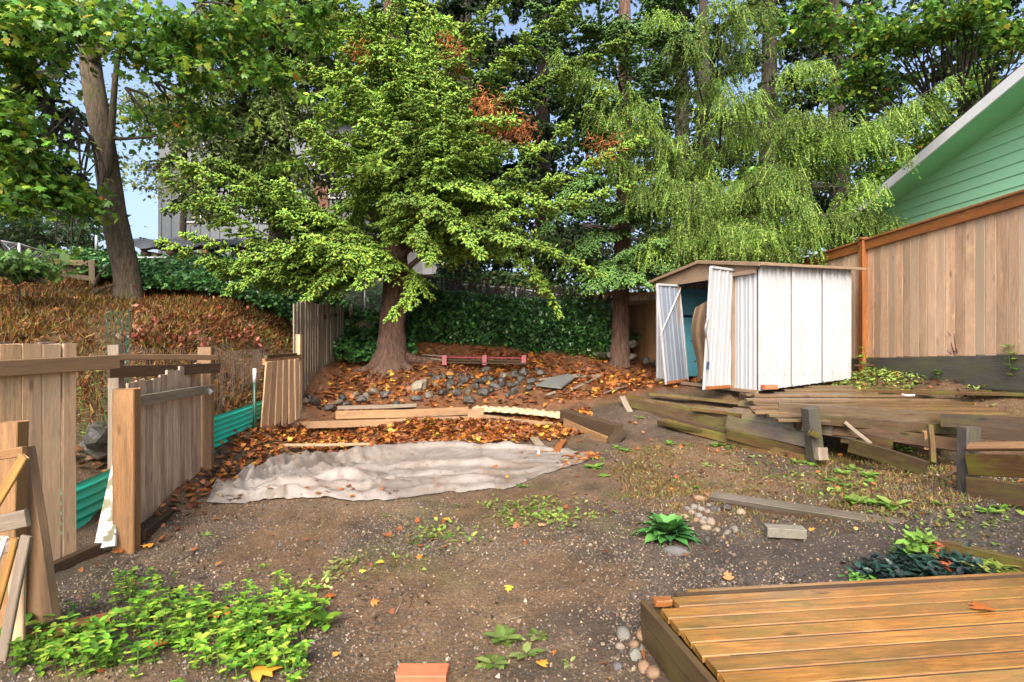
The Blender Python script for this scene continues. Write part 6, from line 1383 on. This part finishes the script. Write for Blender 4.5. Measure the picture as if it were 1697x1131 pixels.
# plants along the cedar fence
for px, py, d_, h_ in ((1440, 620, 8.3, .35), (1437, 600, 8.4, .3), (1680, 620, 6.6, .35), (1675, 600, 6.6, .28), (1625, 600, 7.2, .12), (1555, 615, 7.6, .1)):
    b_ = P(px, py, d_); stemplant(b_ - [0, 0, .1], h_, 4, .09, {1440: 'leafy green sapling at the shed corner', 1437: 'second thinner sapling by the fence post', 1680: 'green vine climbing by the fence at the right edge', 1675: 'upper vine shoot at the right edge', 1625: 'small green weed left of the vine', 1555: 'low green weed at the middle of the fence foot'}[px], name='sapling', cat='sapling')
x, y = scatter(2600, 4.6, 5.85, 6.6, 8.8, lambda x, y: sm(.35, .6, fbm(x, y, 2))); n = len(x)
litter('fence_weeds', 'low green weeds along the foot of the cedar fence', x, y, .06, .03, cols=[(.16, .28, .05), (.24, .33, .07), (.12, .18, .04)], w=None, tv=OVALV, tf=OVALF)
q = Soup()      # dead dark shrub
bs = P(1603, 625, 7.4)
for k in range(26):
    e_ = bs + [random.uniform(-.25, .28), random.uniform(-.1, .1), random.uniform(.2, .62)]; V, Fs = tube(smooth_path([bs, (bs + e_) / 2 + [random.uniform(-.06, .06), 0, .04], e_], 5), np.linspace(.012, .004, 5), 4); q.add(V, Fs)
tag(q.obj('dead_shrub', simple('dark_red_twig', (.07, .025, .025), .7)), 'leafless dark red shrub against the cedar fence', 'shrub')
# red bracken
for px, py, l_ in ((355, 540, 'red brown bracken clump on the slope, middle and brightest'), (305, 565, 'red brown bracken clump on the slope, lower left'), (405, 555, 'red brown bracken clump on the slope, right side'), (235, 470 + 80, 'rusty bracken tuft near the netting')):
    b_ = G(px, py + 18); q = Soup(); nn = 200; pos = b_ + np.abs(rng.normal(size=(nn, 3))) * [0, 0, .22] + rng.normal(size=(nn, 3)) * [.16, .12, .03]; d = nrm(rng.normal(size=(nn, 3)) + [0, 0, -.6])
    leaves_soup(q, pos, d, rng.uniform(.05, .1, nn), [(.15, .035, .018), (.09, .03, .014), (.13, .06, .022), (.2, .04, .02)]); tag(q.obj('bracken_clump', M['litter']), l_, 'bracken', kind='stuff')
# wild stems behind the board gap
for k in range(8):
    p = P(138 + k * 7, 745 + random.uniform(-20, 20), 5.3); stemplant(p, random.uniform(.35, .7), 5, .05, 'tall thin stem in the gap behind the board fence', cols=[(.3, .2, .06), (.2, .3, .06), (.28, .12, .04)], name='wild_stem', cat='stem', group='stems in the gap behind the board fence')
# fallen branches on slope
for pts, l_ in (([(45, 513, 8.9), (80, 522, 8.7), (88, 530, 8.6), (70, 545, 8.5)], 'crooked fallen branch on the brown slope at the left'), ([(60, 486, 9.8), (130, 484, 10), (150, 492, 10)], 'thin fallen branch near the foot of the grey maple'), ([(150, 490, 9.9), (170, 478, 10), (188, 472, 10)], 'short branch leaning on the grey maple foot'), ([(155, 475, 10.2), (165, 455, 10.2), (180, 440, 10.2)], 'thin pale sapling stem left of the grey maple')):
    tag(tubeobj('fallen_branch', smooth_path([P(*p) for p in pts], 8), np.linspace(.035, .015, 8), M['bark_grey']), l_, 'branch')
# dark clods at the corner fence
for px, py, s_ in ((1010, 590, .13), (1047, 592, .13), (1070, 598, .12), (1090, 602, .12), (995, 588, .1), (1050, 572, .14)):
    rock(P(px, py, 11.6), s_, dark[px % 8], 'black clod of debris at the foot of the corner fence', 'black clods by the corner fence', 'clod', 'debris_clod')

# ================================================================ BACKGROUND HOUSE & OUTBUILDING
gh = thing('grey_house', (-10, 23, 3.3), 'two storey grey house half hidden behind the trees', 'house')
def boxo(name, x0, x1, y0, y1, z0, z1, mat, par):
    q = Soup(); V = [(x, y, z) for z in (z0, z1) for x, y in ((x0, y0), (x1, y0), (x1, y1), (x0, y1))]
    q.add(V, [[3, 2, 1, 0], [4, 5, 6, 7], [0, 1, 5, 4], [1, 2, 6, 5], [2, 3, 7, 6], [3, 0, 4, 7]]); return q.obj(name, mat, par)
def X(px, d): return (px - CX) / F * d
def Z(py, d): return CAMZ - (py - CY) / F * d
DH = 22
boxo('wall', X(262, DH), X(640, DH), DH, DH + 7, 2.8, Z(200, DH), M['greyhouse'], gh)
for k in range(24):
    xx = X(262, DH) + .1 + k * .38; boxo('batten', xx, xx + .04, DH - .03, DH, 3.0, Z(282, DH) if k % 1 == 0 else 8, M['greyhouse'], gh)
boxo('roof', X(250, DH), X(655, DH), DH - .6, DH + 7.4, Z(200, DH), Z(188, DH), M['greyhouse2'], gh)
boxo('trim_band', X(260, DH), X(642, DH), DH - .05, DH, Z(282, DH), Z(275, DH), M['greyhouse2'], gh)
for (a_, b_, c_, d_) in ((300, 250, 340, 215), (300, 370, 335, 320), (380, 260, 420, 215), (520, 300, 550, 225), (545, 330, 575, 300), (430, 370, 480, 320)):
    w_ = boxo('window', X(a_, DH), X(c_, DH), DH - .07, DH - .0, Z(b_, DH), Z(d_, DH), M['plainwhite'], gh); boxo('pane', X(a_ + 3, DH), X(c_ - 3, DH), DH - .09, DH - .072, Z(b_ - 3, DH), Z(d_ + 3, DH), M['glass'], w_)
boxo('door', X(520, DH), X(545, DH), DH - .08, DH, Z(345, DH), Z(300, DH), M['brownwood'], gh)
bal = thing('wooden_balcony', P(610, 345, 18), 'weathered wooden balcony with railing glimpsed between the spruce boughs', 'balcony')
board('floor_beam', P(574, 345, 17.2), P(650, 325, 18.5), .22, .08, M['brightdeck'], bal); board('top_rail', P(576, 308, 17.2), P(652, 288, 18.5), .1, .06, M['brightdeck'], bal); board('mid_rail', P(574, 338, 17.18), P(650, 318, 18.48), .08, .05, M['brightdeck'], bal)
for k in range(9):
    u = k / 8; board('baluster', P(574 + 76 * u, 345 - 20 * u, 17.2 + 1.3 * u), P(576 + 76 * u, 308 - 20 * u, 17.2 + 1.3 * u), .07, .04, M['brightdeck'], bal, wdir=(1, 0, 0))
boxo('floor', X(590, 18), X(650, 18), 18, 20, Z(350, 18), Z(345, 18), M['brownwood'], bal)
for px in (600, 650): board('support_post', P(px, 470, 18.2), P(px, 350, 18.2), .12, .12, M['brownwood'], bal, wdir=(1, 0, 0))
wb = thing('white_outbuilding', P(705, 440, 19), 'small white outbuilding with a dark roof edge behind the big spruce trunk', 'outbuilding')
boxo('wall', X(672, 19), X(740, 19), 19, 21, Z(455, 19), Z(396, 19), M['plainwhite'], wb); boxo('roof', X(668, 19), X(744, 19), 18.8, 21.2, Z(396, 19), Z(392, 19), M['greyhouse2'], wb)
boxo('door', X(700, 19), X(716, 19), 18.96, 19, Z(455, 19), Z(410, 19), M['fascia'], wb)
wp = thing('wood_pile', P(250, 430, 14.5), 'long pile of split logs under wet dark plastic behind the chain link fence', 'wood pile')
q = Soup(); n1, n2 = 50, 8; V = []
for i in range(n1):
    for j in range(n2):
        u, v = i / (n1 - 1), j / (n2 - 1); c_ = P(205 + 240 * u, 412, 14.2); V.append(c_ + [0, -.5 + v * 1.2, .18 * math.sin(v * 3.1) + .12 * vn(i * .5, j * .9) - (.1 if j == 0 else 0)])
q.add(V, [[i * n2 + j, (i + 1) * n2 + j, (i + 1) * n2 + j + 1, i * n2 + j + 1] for i in range(n1 - 1) for j in range(n2 - 1)]); q.obj('plastic_cover', simple('wet_plastic', (.05, .055, .065), .18, 0, 4, .3), wp, True)
for k in range(40):
    c_ = P(208 + random.random() * 235, random.uniform(416, 446), 13.9 - random.random() * .1); lg = tubeobj('log', [c_, c_ + [0, .6, 0]], random.uniform(.06, .11), M['darkwood'] if k % 5 else M['oldpost'], wp, 7)
tag(boxo('blue_container', X(596, 13.4), X(606, 13.4), 13.4, 13.6, Z(448, 13.4), Z(432, 13.4), simple('blue_plastic', (.02, .2, .32), .4), None), 'small blue container behind the chain link rail left of the big trunk', 'container') if False else None
# ================================================================ labels that single out the repeats
def proj(o):
    w = WM[o.name].translation if o.name in WM else Vector(o.location)
    if o.type == 'MESH' and len(o.data.vertices):
        w = o.matrix_basis @ (sum((v.co for v in o.data.vertices), Vector()) / len(o.data.vertices))
    return CX + w.x / w.y * F, CY - (w.z - CAMZ) / w.y * F
ORD = ['leftmost', 'second from the left', 'third from the left', 'fourth from the left', 'fifth from the left', 'sixth from the left', 'seventh from the left', 'eighth from the left', 'ninth from the left', 'tenth from the left', 'eleventh from the left', 'twelfth from the left', 'thirteenth from the left', 'rightmost']
def rows(group, nrow, what, names):
    os_ = sorted([(proj(o)[1], proj(o)[0], o) for o in scene.collection.objects if o.get('group') == group and not o.parent], key=lambda t: t[0])
    per = math.ceil(len(os_) / nrow)
    for k in range(nrow):
        rw = sorted(os_[k * per:(k + 1) * per], key=lambda t: t[1])
        for i_, (a_, b_, o) in enumerate(rw):
            o['label'] = f"{what} {names[k]}, {'rightmost' if i_ == len(rw) - 1 and i_ else ORD[min(i_, 12)]}"
rows('dark stones of the pile behind the basin', 3, 'dark angular stone', ['in the farthest row of the pile', 'in the middle row of the pile', 'in the nearest row of the pile'])
rows('cobbles beside the big leaved plant', 2, 'rounded pale cobble', ['in the upper half of the small heap', 'in the lower half of the small heap'])
rows('loose stones left of the pile', 1, 'stone', ['in the loose row above the basin timbers'])
rows('thin twigs on the mud', 3, 'thin twig', ['on the mud near the tarp', 'on the mud in the middle of the yard', 'on the nearest mud'])
rows('stems in the gap behind the board fence', 1, 'tall thin stem', ['in the gap behind the board fence'])
rows('brown stones among the dark pile', 1, 'brownish stone', ['among the dark stones of the pile'])
rows('rocks behind the board fence', 1, 'dark rock', ['in the gap behind the board fence'])
rows('black clods by the corner fence', 1, 'black clod', ['at the foot of the corner fence'])
LMK = [('the big leaved plant', 1105, 865), ('the long border board', 1380, 855), ('the grey leaning post', 1345, 720), ('the basin wing', 985, 715), ('the tarp tip', 960, 780), ('the near gate post', 215, 880), ('the lower left weeds', 420, 1000), ('the dark right post', 1608, 760), ('the open mud centre', 800, 880), ('the collapsed terrace wall', 1180, 700)]
ws = [o for o in scene.collection.objects if o.get('group') == 'low green weeds dotted over the yard']; used = {}
for o in ws:
    px, py = proj(o); nm, lx_, ly_ = min(LMK, key=lambda t: math.hypot(t[1] - px, 1.6 * (t[2] - py))); used.setdefault(nm, []).append((px, py, o))
for nm, l_ in used.items():
    l_.sort(key=lambda t: t[0])
    for i_, (px, py, o) in enumerate(l_):
        o['label'] = f"low green weed by {nm}" + ('' if len(l_) == 1 else f", {'rightmost' if i_ == len(l_) - 1 else ORD[min(i_, 12)]} there")
print('TRIS', sum(len(me.loop_triangles) or sum(p.loop_total - 2 for p in me.polygons) if len(me.polygons) < 2000 else len(me.loops) - 2 * len(me.polygons) for me in bpy.data.meshes))
